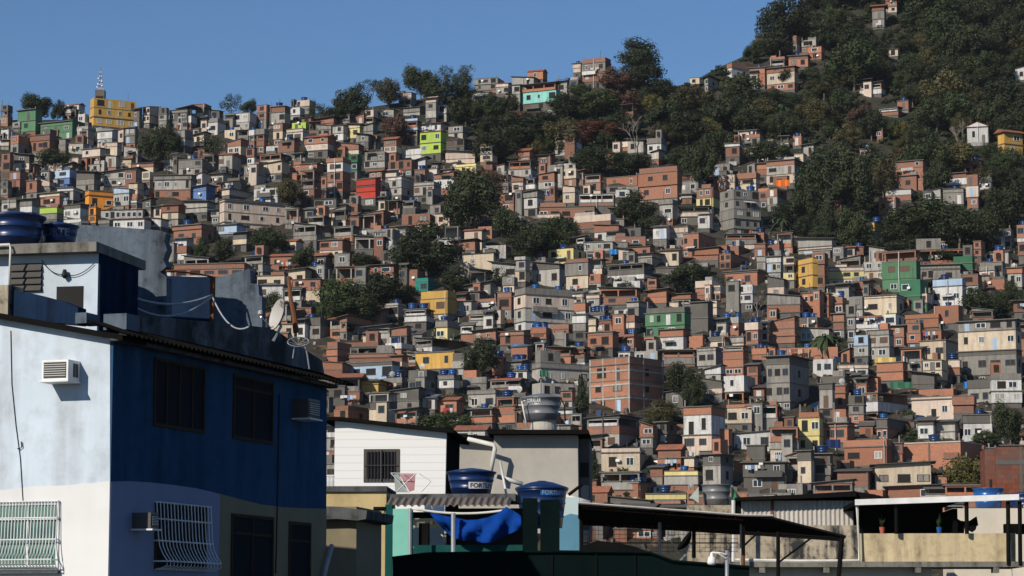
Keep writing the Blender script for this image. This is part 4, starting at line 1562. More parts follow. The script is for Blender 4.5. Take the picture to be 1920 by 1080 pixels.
PALM = [palm_mesh(1), palm_mesh(2)]
PTRUNK = MB().mat('pale_bark').tube([(0, 0, -.3), (.03, 0, 1.0), (.02, 0, 2.2)], .07, 7, .05).mesh('trunk')
KIND_T = dict(d=('leaf_d', 'dense dark green tree'), g=('leaf_g', 'fresh green broad tree'), o=('leaf_o', 'olive green tree'), y=('leaf_y', 'yellowish loose bush tree'), r=('leaf_r', 'brown-leaved tree'), R=('leaf_R', 'rusty red-leaved tree'),
              s=('leaf_d', 'thin see-through tree'), c=('leaf_d', 'dark narrow upright tree'), p=('', 'drooping palm tree'), b=('leaf_r', 'bare grey-branched tree'))
TREE_AT = []


def tree(x, y, rx, ry, kd, yb=None, rng=random.Random(3)):
    yb = yb or min(1060, y + ry * 1.12)
    Y = D(yb) - 1.0
    k = F / Y
    rX, rZ = rx / k * 1.14, ry / k * 1.14
    c = W(x, y, Y)
    ground = W(x, yb, Y).z
    if kd == 'p':
        root = empty('palm_tree', (c.x, c.y, ground))
        h = max(1.5, c.z - ground + rZ * .3)
        link('crown', rng.choice(PALM), root, (0, 0, h), (rX, rX, rX), rng.uniform(0, 6))
        link('trunk', PTRUNK, root, (0, 0, 0), (h / 2.2 * .8, h / 2.2 * .8, h / 2.2))
    elif kd == 'b':
        root = empty('bare_tree', (c.x, c.y, ground - .5))
        s_ = (rZ * 2.2) / 2.4
        link('branches', rng.choice(BARE), root, (0, 0, 0), (rX / 1.0, rX / 1.0, s_), rng.uniform(0, 6))
    else:
        lm, ph = KIND_T[kd]
        root = empty('tree', (c.x, c.y, ground))
        kk = 's' if kd == 's' else ('c' if kd == 'c' else 'n')
        sd = rng.randrange(5)
        if kk == 'c':
            rZ /= 1.35
        depth = min(rX, rX * rng.uniform(.75, 1.0))
        rz = rng.uniform(0, 6.28)
        link('crown', crown(kk, lm, sd), root, (0, 0, c.z - ground), (rX, rX, rZ) if rX / rZ < 2 else (rX, rX * .6, rZ), rz if rX / rZ < 2 else 0)
        link('trunk', TRUNKS[sd % 3], root, (0, 0, (c.z - ground) - 1.2 * rZ), (rX, rX, rZ), rz)
    tag(root, None, 'tree', 'trees among the hillside houses')
    PENDING.append((root, KIND_T[kd][1], x, y))
    TREE_AT.append((x, y, rx, ry))
    return root


for q in TL:
    tree(*q)
# the wood on the upper right slope, tree by tree
rng = random.Random(11)
cand = 0
for _ in range(9000):
    if len(TREE_AT) > 296:
        break
    x, y = rng.uniform(830, 1960), rng.uniform(-45, 475)
    if not in_poly(x, y, FOREST) or y < ridge(x) - 2:
        continue
    k = F / D(y + 15)
    rx = rng.choice((2.6, 3.4, 4.2, 5.2, 6.6, 7.4)) * rng.uniform(.88, 1.12) * k
    ry = rx * rng.uniform(.75, 1.0)
    if any(math.hypot(x - a, (y - b) * 1.25) < (rx + min(c, 40)) * .47 for a, b, c, d_ in TREE_AT):
        continue
    yb = y + ry * 1.1
    bad = False
    for hx0, hy0, hx1, hy1 in HOUSE_BOXES:
        if hx0 - rx * .95 < x < hx1 + rx * .95 and hy0 - ry * .9 < y < hy1 + ry * .3 and yb > hy1 - 6:
            bad = True
            break
    if bad:
        continue
    tree(x, y, rx, ry, rng.choice('ddddddddgggoddd' if y < 120 else 'ddddddgggooooyr' if y < 330 else 'ddddddgoo'), yb, rng)
print('trees', len(TREE_AT), 'tanks', len(TANKS_AT), 'dishes', len(DISHES_AT))

# scrub on the ground between the trees: nobody could count it
rng = random.Random(4)
vs, fs = [], []
base_v, base_f = crown_mesh(99, 7, 22, .17, .6)
nb = 0
while nb < 1500:
    x, y = rng.uniform(825, 1990), rng.uniform(-45, 480)
    if not in_poly(x, y, FOREST) or y < ridge(x) + 2:
        continue
    if any(a - 4 < x < b + 4 and c < y < d_ + 8 for a, c, b, d_ in HOUSE_BOXES):
        continue
    p = W(x, y, D(y))
    s_ = rng.uniform(1.4, 3.0)
    a = rng.uniform(0, 6.28)
    o = len(vs)
    for q in base_v:
        vs.append((p.x + s_ * (q[0] * math.cos(a) - q[1] * math.sin(a)), p.y + s_ * (q[0] * math.sin(a) + q[1] * math.cos(a)), p.z + s_ * .7 * (q[2] + .4)))
    fs += [tuple(o + i for i in f) for f in base_f]
    nb += 1
me = bpy.data.meshes.new('undergrowth')
me.from_pydata(vs, [], fs)
me.materials.append(M('leaf_d'))
o = link('undergrowth', me)
tag(o, 'dark low scrub covering the wooded slope between the trees', 'undergrowth', kind='stuff')

# ------------------------------------------------------------------ lattice mast on the old yellow block
px, py = 188, 183
Y = D(235) + 1.5
k = F / Y
b = W(187, 183, Y)
mb = MB().mat('k')
mb.box(b.x - 9 / k, b.x + 9 / k, b.y - .2, b.y + 2.2, b.z - 1.2, b.z + 15 / k)
mb.mat('dark').box(b.x - 7 / k, b.x + 7 / k, b.y - .24, b.y - .205, b.z - 2 / k, b.z + 3 / k)
tt = W(187, 167, Y)
o = mb.build('rooftop_water_box', org=b)
tag(o, 'dark square masonry box on the roof of the old yellow block', 'roof box')
root = tag(empty('lattice_mast', tt), 'thin red and white lattice mast rising above the old yellow block', 'antenna mast')
hm = 44 / k
mb = MB().mat('white_metal')
MATS['red_metal'] = plain('red_painted_metal', (.32, .07, .05), .5)
yc = tt.y + .8
for i in range(9):
    z0, z1 = tt.z + hm * i / 9 * .82, tt.z + hm * (i + 1) / 9 * .82
    r0, r1 = .75 * (1 - i / 9 * .8), .75 * (1 - (i + 1) / 9 * .8)
    mb.mat('red_metal' if i % 2 else 'white_metal')
    cs = [(1, 0), (-.5, .87), (-.5, -.87)]
    for q in range(3):
        a0, a1, c1 = cs[q], cs[q], cs[(q + 1) % 3]
        mb.tube([(tt.x + r0 * a0[0], yc + r0 * a0[1], z0), (tt.x + r1 * a1[0], yc + r1 * a1[1], z1)], .05, 4)
        mb.tube([(tt.x + r0 * a0[0], yc + r0 * a0[1], z0), (tt.x + r1 * c1[0], yc + r1 * c1[1], z1)], .03, 4)
        mb.tube([(tt.x + r1 * a0[0], yc + r1 * a0[1], z1), (tt.x + r1 * c1[0], yc + r1 * c1[1], z1)], .03, 4)
mb.mat('red_metal').tube([(tt.x, yc, tt.z + hm * .8), (tt.x, yc, tt.z + hm)], .07, 5)
mb.build('lattice', root)
for q, (dz, dx) in enumerate(((.12, .55), (.2, -.5), (.32, .45), (.45, -.4), (.06, -.7))):
    m2 = MB().mat('white_metal').lathe((tt.x + dx, yc - .4, tt.z + hm * dz), [(.06, 0), (.26, .08), (.26, .36), (.06, .42)], 10)
    m2.tube([(tt.x + dx, yc - .3, tt.z + hm * dz + .3), (tt.x, yc, tt.z + hm * dz + .3)], .05, 4)
    m2.build('drum_antenna', root)

# rubble, boards, scrap sheet and weeds on the open ground between the houses: nobody could count it
rng = random.Random(77)
mb = MB()
nb = 0
while nb < 6500:
    x, y = rng.uniform(-20, 1940), rng.uniform(225, 1030)
    if y < ridge(x) + 6 or in_poly(x, y, FOREST):
        continue
    p = W(x, y, D(y))
    r_ = rng.random()
    mb.mat(rng.choice(('slab', 'b', 'k', 'g', 'l', 'sheet', 'sheet', 'bark', 'bark', 'w', 'tank_blue', 'tile', 'dark')))
    a, L, wd, h = rng.uniform(0, 3.14), rng.uniform(.3, 1.6), rng.uniform(.1, .6), rng.uniform(.05, .9)
    e1, e2 = Vector((math.cos(a), math.sin(a), rng.uniform(-.2, .2))) * L, Vector((-math.sin(a), math.cos(a), rng.uniform(-.2, .3))) * wd
    p.z -= .25
    mb.prism([p, p + e1, p + e1 + e2, p + e2][::-1], Vector((rng.uniform(-.2, .2), rng.uniform(-.2, .2), h + .25)))
    nb += 1
o = mb.build('rubble', org=(0, 400, 0))
tag(o, 'rubble, boards and scrap sheet littering the slope between houses', 'rubble', kind='stuff')
vs, fs = [], []
nb = 0
while nb < 900:
    x, y = rng.uniform(-20, 1940), rng.uniform(225, 1030)
    if y < ridge(x) + 6 or in_poly(x, y, FOREST) or math.sin(x * .013 + y * .02) + math.sin(x * .031 - y * .017) < .1:
        continue
    p = W(x, y, D(y))
    s_ = rng.uniform(.5, 1.5)
    a = rng.uniform(0, 6.28)
    o = len(vs)
    for q in base_v:
        vs.append((p.x + s_ * (q[0] * math.cos(a) - q[1] * math.sin(a)), p.y + s_ * (q[0] * math.sin(a) + q[1] * math.cos(a)), p.z + s_ * .8 * (q[2] + .4)))
    fs += [tuple(o + i for i in f) for f in base_f]
    nb += 1
me = bpy.data.meshes.new('weeds')
me.from_pydata(vs, [], fs)
me.materials.append(M('leaf_g'))
tag(link('weeds', me), 'small green weeds and shrubs in the gaps between the houses', 'weeds', kind='stuff')

rng = random.Random(123)
for px, py, dx, dy in ((620, 560, 120, 14), (700, 640, 150, -10), (980, 700, 110, 16), (1130, 560, 150, 20), (1290, 600, 140, -14), (1480, 560, 150, 12), (1560, 690, 130, 10), (1700, 640, 150, -8), (1080, 830, 120, 14), (1420, 800, 150, 10), (1640, 800, 160, -12), (860, 600, 110, 12),
                       (560, 420, 120, 8), (330, 390, 130, 6), (640, 330, 110, -8), (1240, 470, 130, 10), (1360, 700, 120, 12), (1760, 760, 120, 6)):
    a, b = W(px, py, D(py) - 3), W(px + dx, py + dy, D(py + dy) - 3)
    pts = [a + (b - a) * (i / 8) + Vector((0, 0, -1.2 * 4 * (i / 8) * (1 - i / 8))) for i in range(9)]
    o = MB().mat('frame_d').tube(pts, .035, 4).build('overhead_cable')
    tag(o, None, 'cable', 'cables sagging over the hillside roofs')
    PENDING.append((o, 'thin dark overhead cable', px + dx / 2, py + dy / 2))
    for q, e in ((a, 'l'), (b, 'slab')):
        o = MB().mat(e).tube([q + Vector((0, .2, -4.5)), q + Vector((0, .2, .5))], .11, 6).build('utility_pole')
        tag(o, None, 'utility pole', 'poles on the hill')
        x, y = project(q)
        PENDING.append((o, 'thin utility pole holding a cable', x, y))
HAZE = .00003
# ------------------------------------------------------------------ foreground materials
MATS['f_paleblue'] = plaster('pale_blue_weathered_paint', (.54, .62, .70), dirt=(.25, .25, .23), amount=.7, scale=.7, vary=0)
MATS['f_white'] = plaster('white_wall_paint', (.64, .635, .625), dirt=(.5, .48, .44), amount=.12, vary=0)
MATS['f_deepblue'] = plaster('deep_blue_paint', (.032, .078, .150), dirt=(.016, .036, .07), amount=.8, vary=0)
MATS['f_greyblue'] = plaster('blue_grey_paint', (.20, .235, .35), dirt=(.12, .14, .2), amount=.2, vary=0)
MATS['f_olive'] = plaster('olive_tan_paint', (.20, .172, .11), dirt=(.09, .075, .05), amount=.3, vary=0)
MATS['f_moss'] = plaster('mossy_concrete', (.10, .105, .108), dirt=(.010, .010, .009), amount=1.0, scale=1.6, vary=0)
MATS['f_bluewall'] = plaster('faded_blue_plaster', (.105, .135, .17), dirt=(.02, .024, .03), amount=1.2, scale=1.4, vary=0)
MATS['f_blueshade'] = plaster('shade_darkened_blue_paint', (.012, .025, .055), dirt=(.006, .009, .015), amount=.7, scale=2.0, vary=0)  # blue darkened so the colour itself carries the shade on these walls
MATS['f_slab'] = plaster('old_mossy_slab', (.19, .18, .155), dirt=(.04, .04, .03), amount=.95, scale=3, vary=0)
MATS['f_grey'] = plaster('smooth_grey_render', (.40, .375, .33), dirt=(.2, .18, .155), amount=.35, scale=1.3, vary=0)
MATS['f_tan'] = plaster('tan_paint', (.52, .40, .20), dirt=(.13, .10, .06), amount=.45, vary=0)
MATS['f_tan2'] = plaster('stained_tan_render', (.54, .44, .27), dirt=(.16, .12, .075), amount=.85, scale=1.5, vary=0)
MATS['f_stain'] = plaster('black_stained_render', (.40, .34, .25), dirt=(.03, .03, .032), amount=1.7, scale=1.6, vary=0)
MATS['f_cream'] = plaster('cream_render', (.60, .54, .44), dirt=(.4, .35, .27), amount=.3, vary=0)
MATS['f_aqua'] = plaster('aqua_green_paint', (.20, .50, .40), dirt=(.1, .3, .25), amount=.3, vary=0)
MATS['f_teal'] = plaster('dark_teal_paint', (.012, .07, .065), dirt=(.01, .03, .03), amount=.5, vary=0)
MATS['f_lblue'] = plaster('light_aqua_paint', (.50, .62, .62), dirt=(.3, .36, .36), amount=.3, vary=0)
MATS['f_mblue'] = plaster('faded_teal_blue_paint', (.10, .25, .36), dirt=(.05, .1, .14), amount=.4, vary=0)
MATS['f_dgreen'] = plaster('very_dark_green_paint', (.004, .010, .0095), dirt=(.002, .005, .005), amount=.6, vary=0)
MATS['f_darkroof'] = plain('dark_roof_sheet', (.009, .0088, .0085), .9, spec=.05)
MATS['f_corr'] = plaster('grey_brown_corrugated_sheet', (.16, .135, .115), dirt=(.06, .05, .045), amount=.6, scale=3, vary=0)
MATS['f_zinc'] = plaster('weathered_zinc_sheet', (.47, .44, .40), dirt=(.16, .13, .11), amount=.45, scale=3, vary=0)
MATS['f_tarp'] = plain('blue_tarpaulin', (.005, .046, .25), .9, spec=.05)
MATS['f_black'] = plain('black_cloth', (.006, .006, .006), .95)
MATS['f_rust'] = plain('rusty_iron', (.16, .065, .03), .9)
MATS['f_pipe'] = plain('white_plastic_pipe', (.62, .60, .55), .5)
MATS['f_cable'] = plain('black_cable', (.012, .012, .012), .7)
MATS['f_hose'] = plain('grey_hose', (.30, .33, .36), .6)
MATS['f_bar'] = plain('white_iron_bar', (.66, .67, .66), .5)
MATS['f_curtain'] = plain('green_tinted_glass', (.10, .19, .16), .3)
MATS['f_glass'] = plain('dark_window_pane', (.010, .012, .016), .7, spec=.03)
MATS['f_wood'] = plain('dark_brown_window_wood', (.045, .03, .02), .8, spec=.05)
MATS['f_acgrille'] = plain('dark_metal_grille', (.06, .055, .05), .7)
MATS['f_ink'] = plain('dark_blue_lettering', (.01, .012, .05), .5)
MATS['f_letter'] = plain('white_lettering', (.62, .62, .62), .5)
MATS['f_letterblue'] = plain('pale_blue_lettering', (.22, .30, .42), .5)
MATS['f_lettershade'] = plain('shade_dimmed_blue_lettering', (.05, .08, .15), .5)  # darker lettering, with the larger tank's shadow put into the colour
MATS['f_green'] = plain('green_net', (.03, .13, .07), .8)
MATS['f_redpot'] = plain('red_and_white_pot', (.4, .1, .07), .7)
siding = NT('white_board_siding', .6)
_p, _u, _z = siding.wall_uv()
_b = siding.math('FRACT', siding.math('MULTIPLY', _z, 4.4))
siding.bump(siding.ramp(_b, 0, .12), .3, .015)
siding.col(siding.mix(siding.ramp(_b, 0, .1), (.60, .595, .58, 1), (.71, .705, .69, 1)))
MATS['f_siding'] = siding.m
MATS['f_nearbrick'] = brick('dark_red_block_brick', (.21, .062, .034), (.13, .04, .025), mortar=(.06, .04, .03), bw=.4, bh=.3, stain=.7, vary=0)


for _n in ('f_dgreen', 'f_darkroof', 'f_moss', 'f_blueshade', 'f_teal', 'f_deepblue', 'f_black', 'f_parapet'):
    if _n in MATS:
        MATS[_n].node_tree.nodes['Principled BSDF'].inputs['Specular IOR Level'].default_value = 0


def corrugated(mb, p0, u, v, L, wid, pitch, amp, up, nper=6):
    """sheet of length L along u and width wid along v, waved along u"""
    n = int(L / pitch * nper)
    for th in (0, -.012):
        o = len(mb.v)
        for i in range(n + 1):
            s_ = L * i / n
            h = amp * math.sin(2 * math.pi * s_ / pitch)
            for w_ in (0, wid):
                mb.v.append(tuple(p0 + u * s_ + v * w_ + up * (h + th)))
        for i in range(n):
            f = [o + 2 * i, o + 2 * i + 2, o + 2 * i + 3, o + 2 * i + 1]
            mb.face(f if th == 0 else f[::-1])
    m = (n + 1) * 2
    o = len(mb.v) - 2 * m
    for w_ in (0, 1):
        for i in range(n):
            mb.face([o + 2 * i + w_, o + 2 * i + 2 + w_, o + m + 2 * i + 2 + w_, o + m + 2 * i + w_])


def fwindow(pl, x0, y0, x1, y1, root, frame='f_wood', pane='f_glass', cols=2, transom=.28, name='window', off=0.0, fr=.06):
    u0, u1, z0, z1 = pl.rect(x0, y0, x1, y1)
    m = MB().mat(frame)
    for a in ((u0, u0 + fr, z0, z1), (u1 - fr, u1, z0, z1), (u0 + fr, u1 - fr, z0, z0 + fr), (u0 + fr, u1 - fr, z1 - fr, z1)):
        pl.ubox(m, *a, off - .05, off + .03)
    for i in range(1, cols):
        u = u0 + (u1 - u0) * i / cols
        pl.ubox(m, u - fr * .4, u + fr * .4, z0 + fr, z1 - fr, off - .05, off + .022)
    if transom:
        zt = z1 - (z1 - z0) * transom
        pl.ubox(m, u0 + fr, u1 - fr, zt - fr * .4, zt + fr * .4, off - .05, off + .016)
    w = m.build(name, root)
    p = pl.ubox(MB().mat(pane), u0 + fr, u1 - fr, z0 + fr, z1 - fr, off - .04, off + .006)
    p.build('pane', w)
    return w, (u0, u1, z0, z1)


def grille(pl, x0, y0, x1, y1, root, n, mat='f_bar', belly=.28):
    u0, u1, z0, z1 = pl.rect(x0, y0, x1, y1)
    H = z1 - z0
    m = MB().mat(mat)
    prof = [(1.0, .06), (.5, .1), (.34, .13), (.22, .2), (.13, belly), (.06, belly), (.015, belly * .6), (0, .05)]
    lean = (u1 - u0) * .0
    for i in range(n):
        u = u0 + (u1 - u0) * i / (n - 1)
        m.tube([pl.pt(u + lean * (1 - t), z0 + H * t, o) for t, o in prof], .010, 4)
    for t, o in ((.985, .06), (.74, .08), (.42, .115), (.12, belly)):
        m.tube([pl.pt(u0, z0 + H * t, .01), pl.pt(u0, z0 + H * t, o), pl.pt(u1, z0 + H * t, o), pl.pt(u1, z0 + H * t, .01)], .013, 4)
    return m.build('security_grille', root)


def aircon(pl, x0, y0, x1, y1, label, depth=.5, case='white_metal'):
    """window unit standing out of a wall: u range and heights measured on the wall"""
    u0, u1, z0, z1 = pl.rect(x0, y0, x1, y1)
    root = tag(empty('air_conditioner', pl.pt((u0 + u1) / 2, z0, 0)), label, 'air conditioner')
    pl.ubox(MB().mat(case), u0, u1, z0, z1, 0.003, depth).build('case', root)
    m = MB().mat('f_acgrille')
    pl.ubox(m, u0 + .04, u1 - .04, z0 + .04, z1 - .04, depth, depth + .012)
    g_ = m.build('rear_grille', root)
    sl = MB().mat('f_bar')
    for i in range(1, 7):
        zz = z0 + .04 + (z1 - z0 - .08) * i / 7
        pl.ubox(sl, u0 + .04, u1 - .04, zz - .004, zz + .004, depth + .012, depth + .018)
    sl.build('grille_bars', g_)
    m = MB().mat('f_acgrille')
    h = z1 - z0
    for a in (.22, .36):
        q = Plane(pl.pt(u1, 0, 0), 0)
        m.prism([pl.pt(u1, z0 + h * .18, depth * a * 1.6), pl.pt(u1, z0 + h * .18, depth * (a * 1.6 - .17)), pl.pt(u1, z0 + h * .85, depth * (a * 1.6 - .17)), pl.pt(u1, z0 + h * .85, depth * a * 1.6)], pl.e * .008)
    m.build('side_vents', root)
    m = MB().mat('f_bar')
    pl.ubox(m, u0 - .03, u1 + .03, z0 - .03, z0 - .002, 0.003, depth + .05)
    m.build('bracket', root)
    return root


def wire(name, pts, r, mat, label, cat, seg=5):
    o = MB().mat(mat).tube(pts, r, seg).build(name, smooth=True)
    return tag(o, label, cat)


def sag(a, b, drop, n=10):
    a, b = Vector(a), Vector(b)
    return [a + (b - a) * (i / n) + Vector((0, 0, -drop * 4 * (i / n) * (1 - i / n))) for i in range(n + 1)]


# ------------------------------------------------------------------ blue corner building
CORNER = W(207, 900, 45)
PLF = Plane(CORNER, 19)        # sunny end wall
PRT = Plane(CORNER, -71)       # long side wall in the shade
bld = tag(empty('corner_building', (CORNER.x, CORNER.y, 0)), 'weathered blue and white corner building with barred windows, nearest of all', 'house')
uR = PRT.uv(612, 800)[0]
uL = PLF.uv(-260, 800)[0]
# core of the building behind the painted wall faces
zt_c = PRT.uv(300, 640)[1]
c0, c1, c2, c3 = (PLF.pt(-.06, 0, -.3) + PLF.e * -.25), PRT.pt(uR, 0, -.32), None, None
mb = MB().mat('f_moss')
back = PLF.e * (uL)
q = [PRT.pt(.3, 0, -.3), PRT.pt(uR - .02, 0, -.3), PRT.pt(uR - .02, 0, -.3) + back, PRT.pt(.3, 0, -.3) + back]
mb.prism([Vector((p.x, p.y, zt_c - .15)) for p in q], Vector((0, 0, -(zt_c - .15))))
mb.build('core', bld)
zT = lambda pl, x, y: pl.uv(x, y)[1]
zb = .02
# end wall: upper pale blue, lower white, wavy border
xs_ = [-260, -120, 0, 30, 60, 95, 130, 150, 175, 195, 208]
bord = [(-260, 935), (-120, 926), (0, 919), (28, 917), (60, 912), (95, 911), (130, 910), (152, 907), (175, 906), (195, 903), (206.2, 902)]
up = bord + [(206.2, 629), (150, 618), (90, 608), (45, 602), (0, 594), (-120, 574), (-260, 550)]
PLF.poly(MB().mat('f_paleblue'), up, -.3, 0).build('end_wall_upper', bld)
low = [PLF.uv(*p) for p in bord]
mb = MB().mat('f_white')
pts = [(low[0][0], zb), (low[-1][0], zb)] + low[::-1]
mb.prism([PLF.pt(u, z, 0.004) for u, z in pts], PLF.n * -.3)
mb.build('end_wall_lower', bld)
# long side: deep blue above, grey blue and olive below
bord2 = [(208, 903), (240, 902), (285, 905), (330, 910), (370, 916), (412, 926), (450, 936), (490, 946), (530, 951), (570, 953), (612, 954)]
up = bord2[::-1] + [(211, 630)] + [(612, 722)]
b2 = [PRT.uv(*p) for p in bord2]
uc = PRT.uv(412, 926)[0]
pts = [(.01, b2[0][1])] + b2[1:] + [(uR, zT(PRT, 612, 716)), (.01, zT(PRT, 211, 628))]
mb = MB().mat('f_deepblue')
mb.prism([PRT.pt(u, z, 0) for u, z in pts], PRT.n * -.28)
mb.build('side_wall_upper', bld)
i_c = 5
for nm, seg_, mt in (('side_wall_lower', b2[:i_c + 1], 'f_greyblue'), ('side_wall_lower', b2[i_c:], 'f_olive')):
    seg_ = [(max(.014, u), z) for u, z in seg_]
    pts = [(seg_[0][0], zb), (seg_[-1][0], zb)] + seg_[::-1]
    mb = MB().mat(mt)
    mb.prism([PRT.pt(u, z, 0.004) for u, z in pts], PRT.n * -.28)
    w_ = mb.build(nm, bld)
    w_['label'] = 'grey-blue painted lower wall' if mt == 'f_greyblue' else 'olive tan lower wall'
# windows of the long side
fwindow(PRT, 287, 679, 383, 806, bld, cols=4, transom=.0)
fwindow(PRT, 436, 708, 511, 828, bld, cols=2, transom=.2)
fwindow(PRT, 432, 966, 511, 1110, bld, cols=2, transom=.25)
fwindow(PRT, 540, 979, 581, 1120, bld, cols=1, transom=.25)
w1, _r = fwindow(PRT, 289, 944, 385, 1070, bld, cols=3, transom=.25)
grille(PRT, 287, 944, 389, 1070, bld, 17)
w2, _r = fwindow(PLF, -120, 943, 111, 1066, bld, frame='f_bar', pane='f_curtain', cols=4, transom=.25, fr=.05)
grille(PLF, -122, 940, 111, 1066, bld, 40)
mb = MB().mat('f_moss')
PLF.box(mb, -125, 1071, 113, 1076, .004, .1)
mb.build('window_sill', bld)
# eave of corrugated sheet on the long side
zE = zT(PRT, 235, 634)
mb = MB().mat('f_darkroof')
st_ = PRT.pt(-.25, zE, 0)
corrugated(mb, st_ + PRT.n * .42 + Vector((0, 0, -.02)), PRT.e, (PRT.n * -.75 + Vector((0, 0, .26))).normalized(), uR + .7, .82, .177, .026, Vector((0, 0, 1)))
mb.build('eave_roof', bld)
mb = MB().mat('f_moss')
PRT.ubox(mb, -.2, uR + .1, zE - .11, zE - .04, .004, .2)
mb.build('eave_beam', bld)
# sloping verge along the top of the end wall
v0, v1 = PLF.uv(235, 634), PLF.uv(-260, 546)
mb = MB().mat('f_darkroof')
mb.prism([PLF.pt(v1[0], v1[1] - .06, .2), PLF.pt(v0[0] + .05, v0[1] - .06, .2), PLF.pt(v0[0] + .05, v0[1] + .03, .2), PLF.pt(v1[0], v1[1] + .05, .2)], PLF.n * -.9)
mb.build('roof_verge', bld)
# mossy parapet above the eave
PPAR = Plane(PRT.pt(0, 0, -.38), -71)
PP = [(237, 652), (237, 592), (330, 597), (420, 606), (500, 614), (522, 622), (560, 648), (604, 676), (610, 712)]
MATS['f_parapet'] = plaster('peeling_parapet_plaster', (.022, .022, .023), dirt=(.27, .31, .36), amount=.85, scale=.55, vary=0)
PPAR.poly(MB().mat('f_parapet'), PP, -.25, 0).build('parapet', bld)
PEND = Plane(PLF.pt(0, 0, -.35), 19)
for bx, mt in (((141, 586, 162, 606), 'f_bluewall'), ((194, 588, 237, 618), 'f_bluewall')):
    PEND.box(MB().mat(mt), *bx, -.5, 0).build('parapet_stub', bld)
PEND.poly(MB().mat('f_blueshade'), [(17, 596), (17, 542), (60, 550), (110, 563), (141, 575), (141, 608)], -.4, -.1).build('parapet_end', bld)  # shade on this end is put into its dark blue
PEND.box(MB().mat('f_stain'), -60, 536, 16, 600, -.5, .02).build('parapet_pillar', bld)
# rooftop room
PRM = Plane(W(185, 560, 47.2), 12)
u0, u1, z0, z1 = PRM.rect(-130, 470, 183, 640)
room = PRM.ubox(MB().mat('f_paleblue'), u0, u1, z0, z1, -2.0, 0).build('rooftop_room', bld)
a0, a1, b0_, b1_ = PRM.rect(-140, 462, 191, 480)
PRM.ubox(MB().mat('f_blueshade'), u1 + .003, u1 + .03, z0, z1, -2.0, -.02).build('shaded_side', room)  # thin dark skin: the shade on this side is painted on
PRM.ubox(MB().mat('f_slab'), a0, a1, b0_, b1_, -2.3, .28).build('roof_slab', room)
fw = PRM.rect(20, 497, 79, 547)
m = MB().mat('dark')
PRM.ubox(m, *fw, -.05, .012)
lv = m.build('louvre_window', room)
for i in range(4):
    zz = fw[2] + (fw[3] - fw[2]) * (i + .25) / 4
    mm = MB().mat('f_acgrille')
    mm.prism([PRM.pt(fw[0], zz - .02, .07), PRM.pt(fw[1], zz - .02, .07), PRM.pt(fw[1], zz + .10, .013), PRM.pt(fw[0], zz + .10, .013)], Vector((0, 0, .02)))
    mm.build('louvre_blade', lv)
m = MB().mat('dark')
PRM.box(m, 106, 537, 156, 600, -.05, .012)
m.build('doorway', room)
m = MB().mat('f_pipe')
PRM.box(m, 84, 548, 156 + 2, 552, .013, .02) if False else None
# walls of the roof terrace behind
PW1 = Plane(W(230, 480, 50.5), 16)
PW1.poly(MB().mat('f_bluewall'), [(120, 640), (120, 420), (200, 424), (300, 432), (311, 437), (308, 452), (313, 468), (306, 486), (312, 500), (300, 510), (312, 520), (312, 640)], -.25, 0).build('terrace_wall', bld)
PW2 = Plane(W(350, 560, 53), 16)
PW2.poly(MB().mat('f_blueshade'), [(306, 650), (306, 517), (396, 520), (396, 660)], -.2, 0).build('terrace_wall', bld)
PW3 = Plane(W(440, 560, 52), 16)
PW3.poly(MB().mat('f_bluewall'), [(400, 650), (400, 523), (466, 504), (469, 506), (470, 531), (484, 533), (486, 553), (491, 556), (492, 650)], -.2, 0).build('terrace_wall', bld)
# things on and around the corner building
aircon(PLF, 101, 679, 150, 717, 'white window air conditioner sticking out of the sunny pale wall', .42)
aircon(PRT, 548, 750, 570, 786, 'shaded air conditioner high on the deep blue wall', .34, 'frame_d')  # dark case on this unit and the next stands in for shade
aircon(PRT, 247, 962, 262, 992, 'small air conditioner beside the barred window low in the shade', .36, 'frame_d')


